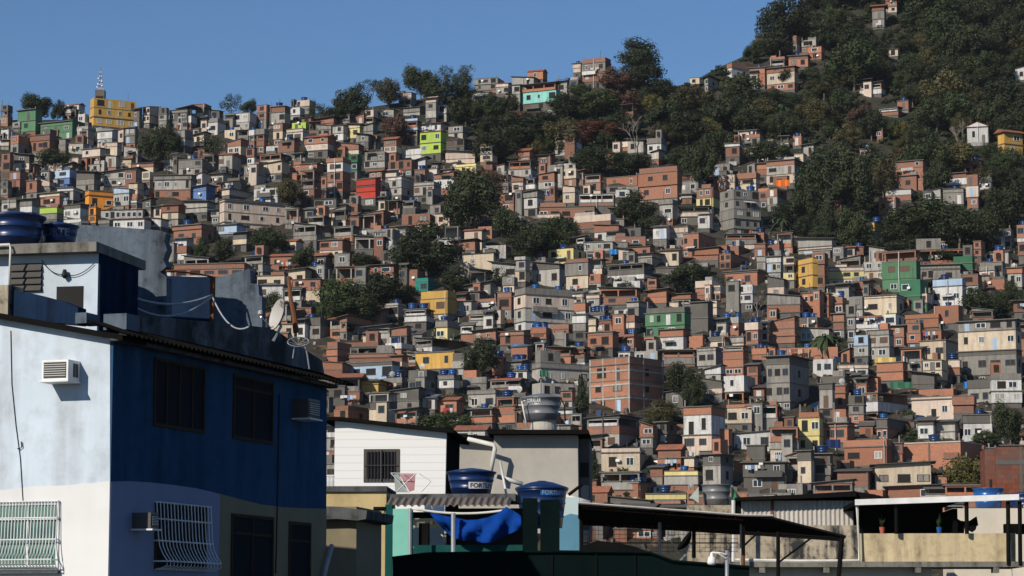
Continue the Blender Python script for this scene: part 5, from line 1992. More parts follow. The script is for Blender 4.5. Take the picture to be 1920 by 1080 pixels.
def big_tank(px0, px1, pyt, pyb, Y, mat, label, lid=True, txt=None, txt_px=None, plate=None, ink='f_ink', tmat=None, hscale=1.0, group=None):
    c = W((px0 + px1) / 2, pyb, Y)
    k = F / Y
    r = (px1 - px0) / 2 / k / 1.05
    h = (pyb - pyt) / k / (1.2 if lid else .97)
    root = tag(empty('water_tank', c), label, 'water tank', group)
    body = [(r * .80, 0), (r * .84, h * .25), (r * .865, h * .26), (r * .865, h * .30), (r * .85, h * .31), (r * .91, h * .60), (r * .935, h * .61), (r * .935, h * .65), (r * .92, h * .66), (r * .97, h * .92), (r * 1.02, h * .93), (r * 1.02, h * .97)]
    if not lid:
        body += [(r * .99, h * .97), (r * .97, h * .9)]
    MB().mat(mat).lathe(c, body, 48).build('tank_body', root, True)
    if lid:
        m = MB().mat(mat).lathe(c, [(r * 1.05, h * .971), (r * 1.05, h * 1.02), (r * .97, h * 1.045), (r * .45, h * 1.16), (r * .18, h * 1.19), (r * .16, h * 1.2)], 48)
        m.build('lid', root, True)
    if txt:
        x0, x1, y0, y1 = txt_px
        rad = lambda t: r * (.80 + .19 * t) + .012

        def on(ax, z, e):
            t = (z - c.z) / h
            rr = r * (.80 + .19 * t) + e
            s_ = max(-.97, min(.97, ax))
            return Vector((c.x + rr * s_, c.y - rr * math.sqrt(1 - s_ * s_), z))
        # angle range on the barrel
        th0, th1 = ((x0 - (px0 + px1) / 2) / k / (r * .93)), ((x1 - (px0 + px1) / 2) / k / (r * .93))
        th0, th1 = math.asin(max(-.98, min(.98, th0))), math.asin(max(-.98, min(.98, th1)))
        zt_, zb_ = W((x0 + x1) / 2, y0, Y).z, W((x0 + x1) / 2, y1, Y).z

        def at(th, z, e):
            t = (z - c.z) / h
            rr = r * (.80 + .195 * t) + e
            return Vector((c.x + rr * math.sin(th), c.y - rr * math.cos(th), z))
        lab = None
        if plate:
            m = MB().mat(plate)
            n = 14
            for i in range(n):
                a, b = th0 + (th1 - th0) * i / n, th0 + (th1 - th0) * (i + 1) / n
                f4 = [at(a, zb_, .02), at(b, zb_, .02), at(b, zt_, .02), at(a, zt_, .02)]
                g4 = [at(a, zb_, -.02), at(b, zb_, -.02), at(b, zt_, -.02), at(a, zt_, -.02)]
                m.add(f4 + g4, [(0, 1, 2, 3), (3, 2, 6, 7), (0, 4, 5, 1)])
            lab = m.build('label_plate', root)
        v, f = text_shapes(txt, 1.0)
        xa, xb = min(p[0] for p in v), max(p[0] for p in v)
        ya, yb_ = min(p[1] for p in v), max(p[1] for p in v)
        mg = .06 if plate else 0
        m = MB().mat(ink)
        vs = []
        for x, y in v:
            tx = mg + (1 - 2 * mg) * (x - xa) / (xb - xa)
            ty = (.14 if plate else 0) + (.72 if plate else 1) * (y - ya) / (yb_ - ya)
            vs.append(at(th0 + (th1 - th0) * tx, zb_ + (zt_ - zb_) * ty, .026))
        m.add(vs, f)
        m.build('lettering', lab if lab else root)
    return root, c, r, h


big_tank(-34, 86, 396, 463, 48.4, 'tank_near', 'large ribbed deep blue tank with lid on the rooftop room')
big_tank(74, 148, 416, 464, 48.9, 'tank_near', 'smaller shaded blue tank beside the large ribbed one on the rooftop room', txt='FORTE', txt_px=(85, 132, 432, 446), ink='f_lettershade')
p = [PRM.hit(*q, .36) for q in ((-60, 462), (18, 458), (20, 466), (17, 540))]
wire('water_pipe', p, .022, 'f_pipe', 'thin white pipe bent down the front of the rooftop room', 'pipe')
m = MB()
m.mat('f_cable').tube(sag(PRM.hit(78, 488, .03), PRM.hit(118, 514, .05), .08), .008, 4)
m.tube(sag(PRM.hit(118, 514, .05), PRM.hit(176, 494, .03), .1), .008, 4)
m.lathe(PRM.hit(121, 522, .08), [(.02, 0), (.06, .05), (.03, .16)], 8)
tag(m.build('lamp_cable'), 'black cable with a bulb holder hung on the pale rooftop room', 'cable')
post_b, post_t = W(398, 612, 51.3), W(399, 519, 51.3)
tag(MB().mat('f_rust').tube([post_b, post_t], .055, 7).build('roof_post'), 'brown upright post holding hoses at the terrace corner', 'post')
wire('hose', sag(W(186, 516, 48.2), W(398, 556, 51.2), .55, 14), .02, 'f_hose', 'pale grey hose sagging from the rooftop room to the brown post', 'hose')
wire('hose', sag(W(188, 524, 48.2), W(398, 553, 51.2), .3, 14), .022, 'f_hose', 'thinner dark hose running just above the pale sagging one', 'hose')
wire('hose', sag(W(398, 556, 51.2), W(466, 613, 49.5), .25, 10), .018, 'f_hose', 'white hose dropping from the brown post to the parapet', 'hose')
wire('washing_line', sag(W(312, 508, 50), W(398, 519, 51.2), -.02, 8), .02, 'f_rust', 'rusty rail from the broken blue wall to the brown post', 'rail')
wire('wall_cable', [PLF.hit(x, y, .015) for x, y in ((20, 620), (22, 720), (30, 800), (38, 860), (43, 940))], .007, 'f_cable', 'thin black cable running down the sunny pale wall', 'cable', 4)
wire('wall_cable', [PRT.hit(x, y, .02) for x, y in ((524, 740), (522, 850), (520, 960), (517, 1075))], .012, 'f_cable', 'black cable down the deep blue side wall', 'cable', 4)
wire('wall_hook', [PLF.hit(x, y, .03) for x, y in ((33, 841), (36, 842), (41, 838), (40, 828))], .012, 'f_cable', 'small bent hook on the sunny pale wall', 'hook', 4)
wire('drain_pipe', [PRT.hit(x, y, .1) for x, y in ((622, 1022), (619, 1035), (612, 1060), (607, 1085))], .05, 'f_hose', 'grey pipe curving down by the olive wall', 'pipe')

# oval dish and rusty pole on the parapet
dc = W(523, 590, 49)
root = tag(empty('satellite_dish', W(519, 632, 49)), 'pale oval dish with faded lettering on the mossy parapet', 'satellite dish')
k = F / 49
axis = Vector((-.83, -.50, .22)).normalized()
ua = Vector((.43, -.16, .86))
ua = (ua - axis * ua.dot(axis)).normalized()
va = axis.cross(ua)
m = MB().mat('dish')
n = 28
for lay in (0, .02):
    o = len(m.v)
    for i in range(6):
        q = i / 5
        for j in range(n):
            w_ = 2 * math.pi * j / n
            m.v.append(tuple(dc + ua * (q * .30 * 1.0 * math.cos(w_)) + va * (q * .27 * math.sin(w_)) + axis * (.10 * q * q - .05 - lay)))
    for i in range(5):
        for j in range(n):
            f = [o + i * n + j, o + i * n + (j + 1) % n, o + (i + 1) * n + (j + 1) % n, o + (i + 1) * n + j]
            m.face(f if lay == 0 else f[::-1])
m.build('reflector', root, True)
v, f = text_shapes('SKY', .13)
m = MB().mat('f_acgrille')
m.add([dc + ua * (.16 + y) - va * (x * .8) * -1 + axis * (.035) for x, y in v], f)
m.build('lettering', root)
MB().mat('metal').tube([W(512, 612, 48.9), W(508, 615, 48.8), W(489, 594, 48.2)], .014, 5).build('feed_arm', root)
MB().mat('dish').lathe(W(488, 591, 48.2), [(.02, 0), (.045, .02), (.045, .07), (.02, .09)], 10).build('feed_horn', root)
MB().mat('metal').tube([W(523, 598, 49.1), W(527, 612, 49.1), W(512, 640, 49)], .03, 6).build('mount', root)
tag(MB().mat('f_rust').tube([W(541, 518, 49.6), W(545, 560, 49.6), W(551, 590, 49.6), W(555, 624, 49.6)], .035, 7, .055).build('rusty_pole'), 'rusty leaning pole beside the pale oval dish', 'pole')
rc = W(559, 641, 50)
root = tag(empty('wheel_dish', W(560, 690, 50)), 'spoked wire wheel dish seen from below at the end of the parapet', 'satellite dish')
m = MB().mat('metal')
rimp = [rc + Vector((.20 * math.cos(t * 6.283 / 20), .1 * math.sin(t * 6.283 / 20) - 0, .1 * math.sin(t * 6.283 / 20))) for t in range(21)]
m.tube(rimp, .011, 4)
for t in range(8):
    w_ = t * 6.283 / 8
    m.tube([rc + Vector((0, .04, -.05)), rc + Vector((.20 * math.cos(w_), .1 * math.sin(w_), .1 * math.sin(w_)))], .006, 4)
m.build('rim_and_spokes', root)
MB().mat('metal').tube([W(571, 645, 50), W(576, 665, 50), W(580, 692, 50)], .014, 5).build('mount', root)
MB().mat('metal').tube([W(552, 650, 50), W(549, 672, 50)], .012, 5).build('mount', root)

# ------------------------------------------------------------------ low tan house with ledge, right of the corner building
PT = Plane(W(660, 1000, 69), 2)
tan = tag(empty('tan_house', PT.pt(0, 0, -2)), 'tan painted house squeezed between the corner building and the corrugated canopy', 'house')
u0, u1, z0, z1 = PT.rect(590, 922, 724, 1080)
PT.ubox(MB().mat('f_tan'), u0, u1, 0, z1, -3, 0).build('wall', tan)
PT.ubox(MB().mat('f_moss'), u0 - .1, u1 + .02, z1, z1 + .14, -3, .08).build('roof_slab', tan)
PT2 = Plane(W(650, 1000, 59), 10)
u0, u1, z0, z1 = PT2.rect(600, 950, 668, 1080)
low_h = tag(empty('low_annex', PT2.pt(0, 0, -1)), 'low olive annex with a thick dark ledge at the corner building', 'annex')
PT2.ubox(MB().mat('f_olive'), u0, u1, 0, z1, -2.5, 0).build('wall', low_h)
u0, u1, z0, z1 = PT2.rect(598, 952, 692, 975)
PT2.poly(MB().mat('f_moss'), [(598, 975), (598, 950), (640, 951), (676, 956), (694, 958), (692, 974), (676, 977), (640, 974)], -2.4, .3).build('ledge', low_h)
wire('hanging_wire', sag(W(722, 955, 63), W(668, 1078, 60), .3), .014, 'f_cable', 'black wire slanting down across the tan house', 'wire', 4)
wire('bracket', [W(700, 954, 64.5), W(724, 954, 64.5)], .05, 'f_darkroof', 'dark stub bar jutting from the canopy over the tan house', 'bar', 4)

# ------------------------------------------------------------------ white boarded house
PWH = Plane(W(730, 860, 78), 4)
wh = tag(empty('white_house', PWH.pt(0, 0, -3)), 'bright white boarded house with one barred black window', 'house')
PWH.poly(MB().mat('f_siding'), [(626, 960), (628, 789), (700, 796), (780, 804), (837, 811), (834, 960)], -.15, 0).build('wall', wh)
PWH.poly(MB().mat('f_darkroof'), [(627, 960), (629, 791), (700, 798), (780, 806), (836.5, 813), (833.5, 960)], -4.5, -.155).build('rear_walls', wh)  # near-black sides paint in the shade behind the boarded front
PWH.poly(MB().mat('f_darkroof'), [(606, 790), (613, 783), (640, 783), (740, 794), (852, 806), (853, 813), (740, 801), (640, 789)], -5, .3).build('roof', wh)
fwindow(PWH, 682, 842, 749, 904, wh, frame='f_acgrille', cols=2, transom=0, fr=.09)
u0, u1, z0, z1 = PWH.rect(684, 844, 747, 902)
m = MB().mat('f_acgrille')
for i in range(1, 10):
    u = u0 + (u1 - u0) * i / 10
    m.tube([PWH.pt(u, z0, .06), PWH.pt(u, z1, .06)], .008 if i != 5 else .03, 4)
for t in (.5, ):
    m.tube([PWH.pt(u0, z0 + (z1 - z0) * t, .06), PWH.pt(u1, z0 + (z1 - z0) * t, .06)], .014, 4)
m.build('window_bars', wh)
# rack in front of it
root = tag(empty('drying_rack', W(770, 923, 76.6)), 'folding white drying rack with faded cloths before the white house', 'drying rack')
m = MB().mat('f_bar')
A = lambda x, y, dy=0: W(x, y, 76.6 + dy)
for s_ in (0, .5):
    m.tube([A(741, 924, s_), A(780, 888, s_)], .014, 4)
    m.tube([A(767, 924, s_), A(733, 887, s_)], .014, 4)
    m.tube([A(790, 922, s_), A(808, 902, s_)], .014, 4)
    m.tube([A(808, 902, s_), A(786, 888, s_)], .014, 4)
for x, y in ((733, 887), (780, 888), (757, 888)):
    m.tube([A(x, y), A(x, y, .5)], .01, 4)
m.tube([A(733, 887), A(782, 888)], .012, 4)
m.build('rack_frame', root)
MATS['f_cloth1'] = plain('faded_pink_cloth', (.42, .22, .24), .9)
MATS['f_cloth2'] = plain('grey_green_cloth', (.30, .34, .31), .9)
for nm, mt, pts in (('hung_cloth', 'f_cloth1', [(748, 889), (779, 889), (777, 919), (768, 922)]), ('hung_cloth', 'f_cloth2', [(739, 889), (747, 889), (766, 923), (741, 923)])):
    m = MB().mat(mt)
    m.prism([W(*q, 76.9) for q in pts][::-1], Vector((0, .03, 0)))
    m.build(nm, root)
root = tag(empty('balcony_railing', W(620, 922, 77)), 'small white slatted railing left of the white house', 'railing')
m = MB().mat('f_bar')
for i in range(6):
    m.tube([W(612 + i * 2.6, 921, 77), W(612 + i * 2.6, 892, 77)], .018, 4)
for y in (892, 920):
    m.tube([W(610, y, 77), W(627, y, 77)], .022, 4)
m.build('bars', root)

# ------------------------------------------------------------------ grey rendered house behind it
PG = Plane(W(1000, 880, 88), 3)
gh = tag(empty('grey_house', PG.pt(0, 0, -3)), 'plain grey rendered house with a dark overhanging slab roof', 'house')
PG.poly(MB().mat('f_grey'), [(926, 1000), (926, 814), (1000, 816), (1083, 816), (1085, 1000)], -6, 0).build('wall', gh)
PG2 = Plane(W(900, 880, 89.5), 3)
PG2.poly(MB().mat('f_grey'), [(828, 1000), (828, 826), (926, 826), (926, 1000)], -5, 0).build('side_wall', gh)
PG.poly(MB().mat('f_darkroof'), [(916, 816), (918, 807), (1000, 808), (1104, 808), (1105, 816)], -6.5, .6).build('roof', gh)
PG2.poly(MB().mat('f_darkroof'), [(846, 822), (848, 815), (930, 820), (930, 827)], -5, .5).build('low_roof', gh)
u0, u1, z0, z1 = PG.rect(1085, 818, 1104, 950)
sd = PG.ubox(MB().mat('k'), u0, u1, 0, z1, -5, -1.2).build('side_wing', gh)
for i in range(4):
    zz = z1 - 1.0 - i * .75
    PG.ubox(MB().mat('dark' if i % 2 == 0 else 'l'), u0 + .03, u1 - .03, zz - .28, zz + .2, -1.2, -1.17).build('opening' if i % 2 == 0 else 'panel', sd)
wire('downpipe', [W(877, 823, 87.6), W(926, 834, 87.4), W(928, 842, 87.4), W(920, 884, 87.4)], .075, 'f_pipe', 'thick cream downpipe bent across the grey house', 'pipe', 8)
wire('rain_pipe', [W(932, 893, 82), W(980, 908, 82)], .07, 'f_pipe', 'pale sloping pipe behind the two lettered tanks', 'pipe', 8)
wire('slanting_pole', [W(938, 866, 73), W(953, 946, 71.5)], .035, 'f_pipe', 'pale slanting pole between the two lettered tanks', 'pole', 6)
wire('rain_pipe', [W(1058, 931, 80), W(1106, 944, 80)], .09, 'f_pipe', 'short pale pipe sloping over the aqua wall', 'pipe', 8)
wire('prop_bar', [W(1066, 928, 79), W(1092, 908, 79)], .05, 'f_darkroof', 'dark bar slanting up beside the lettered tank', 'bar', 5)
# grey tank on its plinth
pc = W(1019, 800, 100)
k = F / 100
m = MB().mat('f_grey').lathe((pc.x, pc.y, pc.z - .6), [(.53, 0), (.5, .55), (.46, .8), (.46, 1.18)], 20)
tag(m.build('tank_plinth'), 'round rough concrete plinth under the grey tank', 'plinth')
big_tank(978, 1054, 738, 788, 100, 'tank_grey', 'tapered grey water tank with a worn white name on a concrete plinth', txt='CORALAR', txt_px=(990, 1014, 750, 757), ink='f_letter')
wire('overflow_pipe', [W(985, 751, 99.4), W(978, 752, 99.4), W(983, 776, 99.4), W(988, 799, 99.4)], .035, 'f_pipe', 'thin pale pipe looping down beside the grey tank', 'pipe', 6)
wire('overflow_pipe', [W(1052, 748, 99.6), W(1058, 760, 99.6), W(1060, 790, 99.6)], .03, 'f_cable', 'dark hose hanging down right of the grey tank', 'hose', 5)

# ------------------------------------------------------------------ corrugated canopy, tarpaulin and lettered tanks
PC = Plane(W(840, 940, 68), 4)
cn = tag(empty('corrugated_canopy', PC.pt(0, PC.uv(840, 950)[1], 0)), 'wavy grey-brown canopy roof under a rough concrete beam', 'canopy')
u0, u1, z0, z1 = PC.rect(727, 924, 964, 938)
PC.ubox(MB().mat('f_moss'), u0, u1, z0, z1, -2.5, -.5).build('concrete_beam', cn)
m = MB().mat('f_corr')
ww = PC.rect(727, 940, 957, 952)
s0 = PC.pt(ww[0], ww[2] + .05, .35)
corrugated(m, s0, PC.e, (PC.n * -.95 + Vector((0, 0, .25))).normalized(), ww[1] - ww[0], 1.0, .177, .03, Vector((0, 0, 1)), 8)
m.build('sheet', cn)
for x, y0, y1, r_ in ((769, 953, 1042, .045), (850, 962, 1038, .06)):
    MB().mat('metal').tube([W(x, y0, 66.8), W(x, y1 + 60, 66.8)], r_, 7).build('post', cn)
wire('canopy_rail', sag(W(772, 953, 67.3), W(957, 955, 67.3), .12, 12), .035, 'f_pipe', 'bowed cream pipe under the wavy canopy edge', 'pipe', 6)
PA = Plane(W(790, 1000, 67.6), 4)
aq = tag(empty('aqua_house', PA.pt(0, 0, -1)), 'aqua green walled room open under the wavy canopy', 'house')
PA.box(MB().mat('f_aqua'), 736, 954, 772, 1120, -.3, 0).build('wall', aq)
PA.box(MB().mat('f_teal'), 722, 946, 735, 1120, -.3, .01).build('corner_wall', aq)
PA.box(MB().mat('f_teal'), 776, 1022, 985, 1120, -.3, .1).build('low_wall', aq)
PA.box(MB().mat('f_white'), 762, 986, 823, 1022, -1.4, -1.1).build('inner_panel', aq)
PA.box(MB().mat('dark'), 820, 945, 985, 1022, -2.6, -2.4).build('back_wall', aq)
PA.box(MB().mat('f_darkroof'), 783, 980, 801, 1024, -.6, -.3).build('inner_post', aq)
# tarpaulin
tp = [(805, 960), (850, 970), (880, 973), (935, 960), (950, 951), (977, 968), (977, 988), (957, 1002), (917, 1018), (880, 1014), (846, 1010), (826, 988)]
top = [(803, 959), (820, 964), (838, 968), (856, 971), (876, 975), (896, 974), (915, 970), (934, 962), (949, 950), (962, 957), (977, 967)]
bot = [(806, 963), (818, 978), (832, 994), (848, 1008), (868, 1014), (886, 1012), (905, 1018), (922, 1017), (942, 1006), (960, 999), (977, 990)]
m = MB().mat('f_tarp')
rr = random.Random(2)
NV = 8
grid = []
for i in range(len(top) * 2 - 1):
    t = i / 2
    a = top[int(t)] if i % 2 == 0 else tuple((p + q) / 2 for p, q in zip(top[int(t)], top[int(t) + 1]))
    b = bot[int(t)] if i % 2 == 0 else tuple((p + q) / 2 for p, q in zip(bot[int(t)], bot[int(t) + 1]))
    colm = []
    for j in range(NV + 1):
        s_ = j / NV
        dy = .13 * math.sin(i * 1.1 + j * .35) * (s_ ** .6) + .05 * math.sin(i * 2.6 - j * .7) - .1 * math.sin(math.pi * s_) + rr.uniform(-.03, .03)
        colm.append(W(a[0] + (b[0] - a[0]) * s_, a[1] + (b[1] - a[1]) * s_, 67.1 + dy))
    grid.append(colm)
for lay in (0, .02):
    o = len(m.v)
    for c_ in grid:
        m.v += [(p.x, p.y + lay, p.z) for p in c_]
    for i in range(len(grid) - 1):
        for j in range(NV):
            f = [o + i * (NV + 1) + j, o + i * (NV + 1) + j + 1, o + (i + 1) * (NV + 1) + j + 1, o + (i + 1) * (NV + 1) + j]
            m.face(f if lay == 0 else f[::-1])
tag(m.build('tarpaulin', smooth=True), 'crumpled bright blue tarpaulin hung below the wavy canopy', 'tarpaulin')
big_tank(836, 931, 878, 927, 71, 'tank_near', 'round blue lidded tank with a white name plate by the white house', txt='FORTLEV', txt_px=(879, 924, 906, 918), plate='f_letter')
big_tank(966, 1066, 902, 990, 73, 'tank_near', 'larger blue lidded tank behind dark green panels', txt='FORTLEV', txt_px=(1013, 1054, 920, 931), plate='tank_bright', ink='f_letterblue')
u0, u1, z0, z1 = Plane(W(890, 930, 71), 2).rect(832, 927, 935, 940)
PB = Plane(W(890, 930, 71), 2)
PDG = Plane(W(1010, 990, 66), 2)
root = tag(empty('green_panels', PDG.pt(0, PDG.uv(1010, 1060)[1])), 'pair of tall dark green sheets standing before the larger lettered tank', 'panels')
PDG.box(MB().mat('f_dgreen'), 980, 934, 1008, 1060, -.1, 0).build('panel', root)
PDG.box(MB().mat('f_dgreen'), 1013, 937, 1049, 1060, -.1, 0).build('panel', root)
PLB = Plane(W(1060, 990, 76), 3)
lb = tag(empty('aqua_wall', PLB.pt(0, 0, -.1)), 'narrow wall, pale aqua above and blue below, beside the lettered tank', 'wall')
PLB.poly(MB().mat('f_lblue'), [(1030, 966), (1030, 930), (1086, 933), (1086, 966), (1070, 963), (1056, 968)], -.4, 0).build('upper_coat', lb)
q = [PLB.uv(*p) for p in ((1086, 966), (1070, 963), (1056, 968), (1030, 966))]
m = MB().mat('f_mblue')
m.prism([PLB.pt(u, z, 0) for u, z in [(q[3][0], 0), (q[0][0], 0)] + q], PLB.n * -.4)
m.build('lower_coat', lb)

# ------------------------------------------------------------------ dark green wall across the bottom
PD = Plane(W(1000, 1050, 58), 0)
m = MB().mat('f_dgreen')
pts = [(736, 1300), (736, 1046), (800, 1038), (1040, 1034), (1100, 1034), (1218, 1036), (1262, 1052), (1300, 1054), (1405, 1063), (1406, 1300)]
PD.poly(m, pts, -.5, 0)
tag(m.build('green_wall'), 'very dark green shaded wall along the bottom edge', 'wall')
PD.poly(MB().mat('f_darkroof'), [(1090, 1036), (1095, 1019), (1125, 1008), (1165, 1012), (1200, 1020), (1242, 1036)], -3, -2).build('heap')
o = bpy.data.objects['heap']
o.name = 'covered_heap'
tag(o, 'dark covered heap behind the green wall', 'heap')

# ------------------------------------------------------------------ black canopy on posts
YC = 76
P0, P1, P2 = W(1084, 945, YC - 2), W(1449, 969, YC - 2), W(1586, 1004, YC - 2)
root = tag(empty('black_canopy', W(1240, 1060, YC)), 'long black sheet canopy on thin posts with trusses', 'canopy')
m = MB().mat('f_darkroof')
dn = 3.2
back = Vector((0, 3.0, 0))
f0, f1, f2 = W(1084, 980, YC + 1), W(1394, 999, YC + 1), W(1580, 1009, YC + 1)
m.add([P0, P1, f1, f0] + [p + Vector((0, 0, -.06)) for p in (P0, P1, f1, f0)], [(0, 3, 2, 1), (4, 5, 6, 7), (0, 1, 5, 4), (2, 3, 7, 6), (1, 2, 6, 5), (3, 0, 4, 7)])
m.build('sheet', root)
m = MB().mat('f_darkroof')
m.add([P1, P2, f2, f1] + [p + Vector((0, 0, -.06)) for p in (P1, P2, f2, f1)], [(0, 3, 2, 1), (4, 5, 6, 7), (0, 1, 5, 4), (2, 3, 7, 6), (1, 2, 6, 5), (3, 0, 4, 7)])
m.build('sheet', root)
m = MB().mat('f_zinc')
m.tube([P0 + Vector((0, -.05, .03)), W(1396, 966, YC - 2.05), P1 + Vector((0, -.05, .03))], .03, 4)
m.build('edge_rail', root)
m = MB().mat('f_rust')
m.tube([W(1092, 953, YC - 1.7), W(1394, 975, YC - 1.7)], .02, 4)
for i in range(10):
    x = 1100 + i * 31
    m.tube([W(x, 947 + i * 2.1, YC - 1.95), W(x, 953 + i * 2.3, YC - 1.75)], .018, 4)
m.build('purlin', root)
for x, y0, y1, yy, mt, r_ in ((1090, 950, 1050, YC, 'f_darkroof', .06), (1237, 962, 1045, YC - .2, 'metal', .05), (1301, 985, 1046, YC - 1, 'f_black', .06), (1393, 970, 1100, YC - .5, 'f_rust', .07), (1389, 980, 1100, YC - .8, 'metal', .03), (1459, 997, 1120, YC - 1.9, 'f_darkroof', .06)):
    MB().mat(mt).tube([W(x, y0, yy), W(x, y1, yy)], r_, 6).build('post', root)
MB().mat('f_darkroof').tube([W(1579, 1006, YC - 1.9), W(1569, 1120, YC - 1.9)], .07, 6).build('post', root)
m = MB().mat('f_darkroof')
for a, b in (((1396, 1022), (1424, 996)), ((1462, 1053), (1522, 1008)), ((1396, 998), (1580, 1009)), ((1462, 1000), (1576, 1010)), ((1396, 1001), (1576, 1013))):
    m.tube([W(*a, YC - 1.9), W(*b, YC - 1.9)], .028, 4)
for i in range(11):
    x = 1410 + i * 15
    m.tube([W(x, 998 + (x - 1396) * .06, YC - 1.9), W(x + 7, 1001 + (x - 1396) * .066, YC - 1.9)], .018, 4)
m.build('truss', root)
m = MB().mat('f_rust')
for i in range(30):
    x = 1092 + i * 10
    m.tube([W(x, 984, YC + .2), W(x, 1036, YC + .2)], .006, 3)
for i in range(7):
    m.tube([W(1092, 986 + i * 8, YC + .2), W(1384, 986 + i * 8, YC + .2)], .006 if i != 4 else .02, 3)
tag(m.build('wire_mesh'), 'thin rusty wire mesh strung between the canopy posts', 'wire mesh')

# ------------------------------------------------------------------ long tan house with the dark veranda, right foreground
PV = Plane(W(1700, 1030, 84), 2)
vh = tag(empty('veranda_house', PV.pt(0, 0, -3)), 'long low tan house with a deep dark veranda and white roof edge', 'house')
u0, u1, z0, z1 = PV.rect(1612, 1000, 1905, 1053)
PV.ubox(MB().mat('f_tan2'), u0, u1, z0, z1, -.3, 0).build('parapet_wall', vh)
a0, a1, b0_, b1_ = PV.rect(1376, 985, 1610, 1053)
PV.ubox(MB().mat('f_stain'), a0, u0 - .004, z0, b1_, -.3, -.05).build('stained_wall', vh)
PV.ubox(MB().mat('f_slab'), a0, u1 + .25, z0 - .17, z0 - .004, -3, .22).build('floor_slab', vh)
PV.ubox(MB().mat('f_cream'), a0 + .2, u1 - 2.6, .0, z0 - .175, -3, -.35).build('lower_wall', vh)
for x in (1428, 1548, 1720, 1866):
    PV.box(MB().mat('f_slab'), x - 5, 1062, x + 6, 1074, -.34, .2).build('bracket', vh)
# deep room behind, its shade put into black walls
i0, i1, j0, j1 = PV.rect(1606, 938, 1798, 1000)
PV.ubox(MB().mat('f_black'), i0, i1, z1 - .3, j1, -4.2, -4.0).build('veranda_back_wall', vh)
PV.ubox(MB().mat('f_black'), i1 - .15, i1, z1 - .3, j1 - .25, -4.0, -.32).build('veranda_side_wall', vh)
r0, r1, rz0, rz1 = PV.rect(1600, 940, 1908, 946)
m = MB().mat('f_darkroof')
ra, rb = PV.uv(1601, 943), PV.uv(1907, 933)
m.prism([PV.pt(ra[0], ra[1] - .1, .32), PV.pt(rb[0] - 1.8, rb[1] - .13, .32), PV.pt(rb[0] - 1.8, rb[1] + .02, .32), PV.pt(ra[0], ra[1] + .05, .32)], PV.n * -4.6)
m.build('veranda_roof', vh)
m = MB().mat('white_metal')
m.prism([PV.pt(ra[0], ra[1] - .09, .42), PV.pt(rb[0], rb[1] - .09, .42), PV.pt(rb[0], rb[1] + .09, .42), PV.pt(ra[0], ra[1] + .09, .42)], PV.n * -.09)
m.build('roof_edge', vh)
for x in (1680, 1812, 1890, 1912):
    MB().mat('f_darkroof').tube([PV.hit(x, 940, .2), PV.hit(x + 1, 1001 if x < 1850 else 1060, .2)], .07, 6).build('veranda_post', vh)
m = MB().mat('f_pipe')
m.tube([PV.hit(1607, 946, .2), PV.hit(1611, 1051, .2), PV.hit(1500, 1052, .2), PV.hit(1376, 1050, .2)], .055, 6)
m.build('drain_pipe', vh)
MB().mat('f_pipe').tube([W(1375, 938, 83.2), W(1375, 1053, 83.2)], .06, 7).build('downpipe', vh)
# black cloth on the veranda post
m = MB().mat('f_black')
pts = [(1799, 999), (1799, 971), (1806, 975), (1814, 976), (1824, 975), (1830, 971), (1836, 967), (1839, 984), (1836, 985), (1834, 992), (1829, 996), (1823, 992), (1823, 988), (1813, 989), (1812, 999)]
PV.poly(m, pts, -.9, -.55)
tag(m.build('hanging_cloth'), 'black bundle of cloth hanging in the open end of the veranda', 'cloth')
PV.box(MB().mat('f_black'), 1889, 981, 1935, 1000, -.9, -.45).build('crate')
tag(bpy.data.objects['crate'], 'black crate on the parapet at the right end', 'crate')
for x, y, lab in ((1654, 998, 'potted plant in a red and white pot on the veranda parapet'), (1761, 998, 'small blue bottle-like pot on the veranda parapet')):
    pr = tag(empty('potted_plant', PV.hit(x, 1000, -.15)), lab, 'plant')
    c = PV.hit(x, 1000, -.15)
    MB().mat('f_redpot' if x < 1700 else 'tank_bright').lathe(c, [(.06, 0), (.09, .18), (.1, .2)], 10).build('pot', pr)
    m = MB().mat('leaf_g')
    rr = random.Random(x)
    for i in range(26):
        a = rr.uniform(0, 6.28)
        L = rr.uniform(.1, .32)
        b = c + Vector((0, 0, .2))
        t_ = b + Vector((math.cos(a) * L * .5, math.sin(a) * L * .5, L * rr.uniform(.6, 1.5)))
        sd_ = Vector((-math.sin(a), math.cos(a), 0)) * .03
        m.add([b - sd_ * .3, (b + t_) / 2 - sd_, t_, (b + t_) / 2 + sd_], [(0, 1, 2, 3)])
    m.build('leaves', pr)
# zinc shed
PZ = Plane(W(1500, 970, 88), 3)
zs = tag(empty('zinc_shed', PZ.pt(0, PZ.uv(1500, 1000)[1])), 'zinc-sided shed with vertical ribs and a dark sloping roof', 'shed')
u0, u1, z0, z1 = PZ.rect(1390, 936, 1600, 1004)
m = MB().mat('f_zinc')
for s0_, s1_ in ((u0, u0 + 1.0), (u0 + 1.05, u1)):
    mm = MB().mat('f_zinc')
    corrugated(mm, PZ.pt(s0_, z0 - .6, 0), PZ.e, Vector((0, 0, 1)), s1_ - s0_, (z1 - z0) + .55, .15, .022, PZ.n, 6)
    mm.build('ribbed_wall', zs)
PZ.ubox(MB().mat('f_rust'), u0 + .99, u0 + 1.07, z0 - .5, z1 - .05, -.05, .04).build('post', zs)
PZ.ubox(MB().mat('f_darkroof'), u0 - .1, u1, z0 - .6, z1 - .1, -3.5, -.1).build('inner_wall', zs)
m = MB().mat('f_darkroof')
PZ.poly(m, [(1376, 940), (1378, 934), (1490, 929), (1602, 922), (1604, 932), (1500, 936)], -3.2, .5)
m.build('roof', zs)
m = MB().mat('f_darkroof')
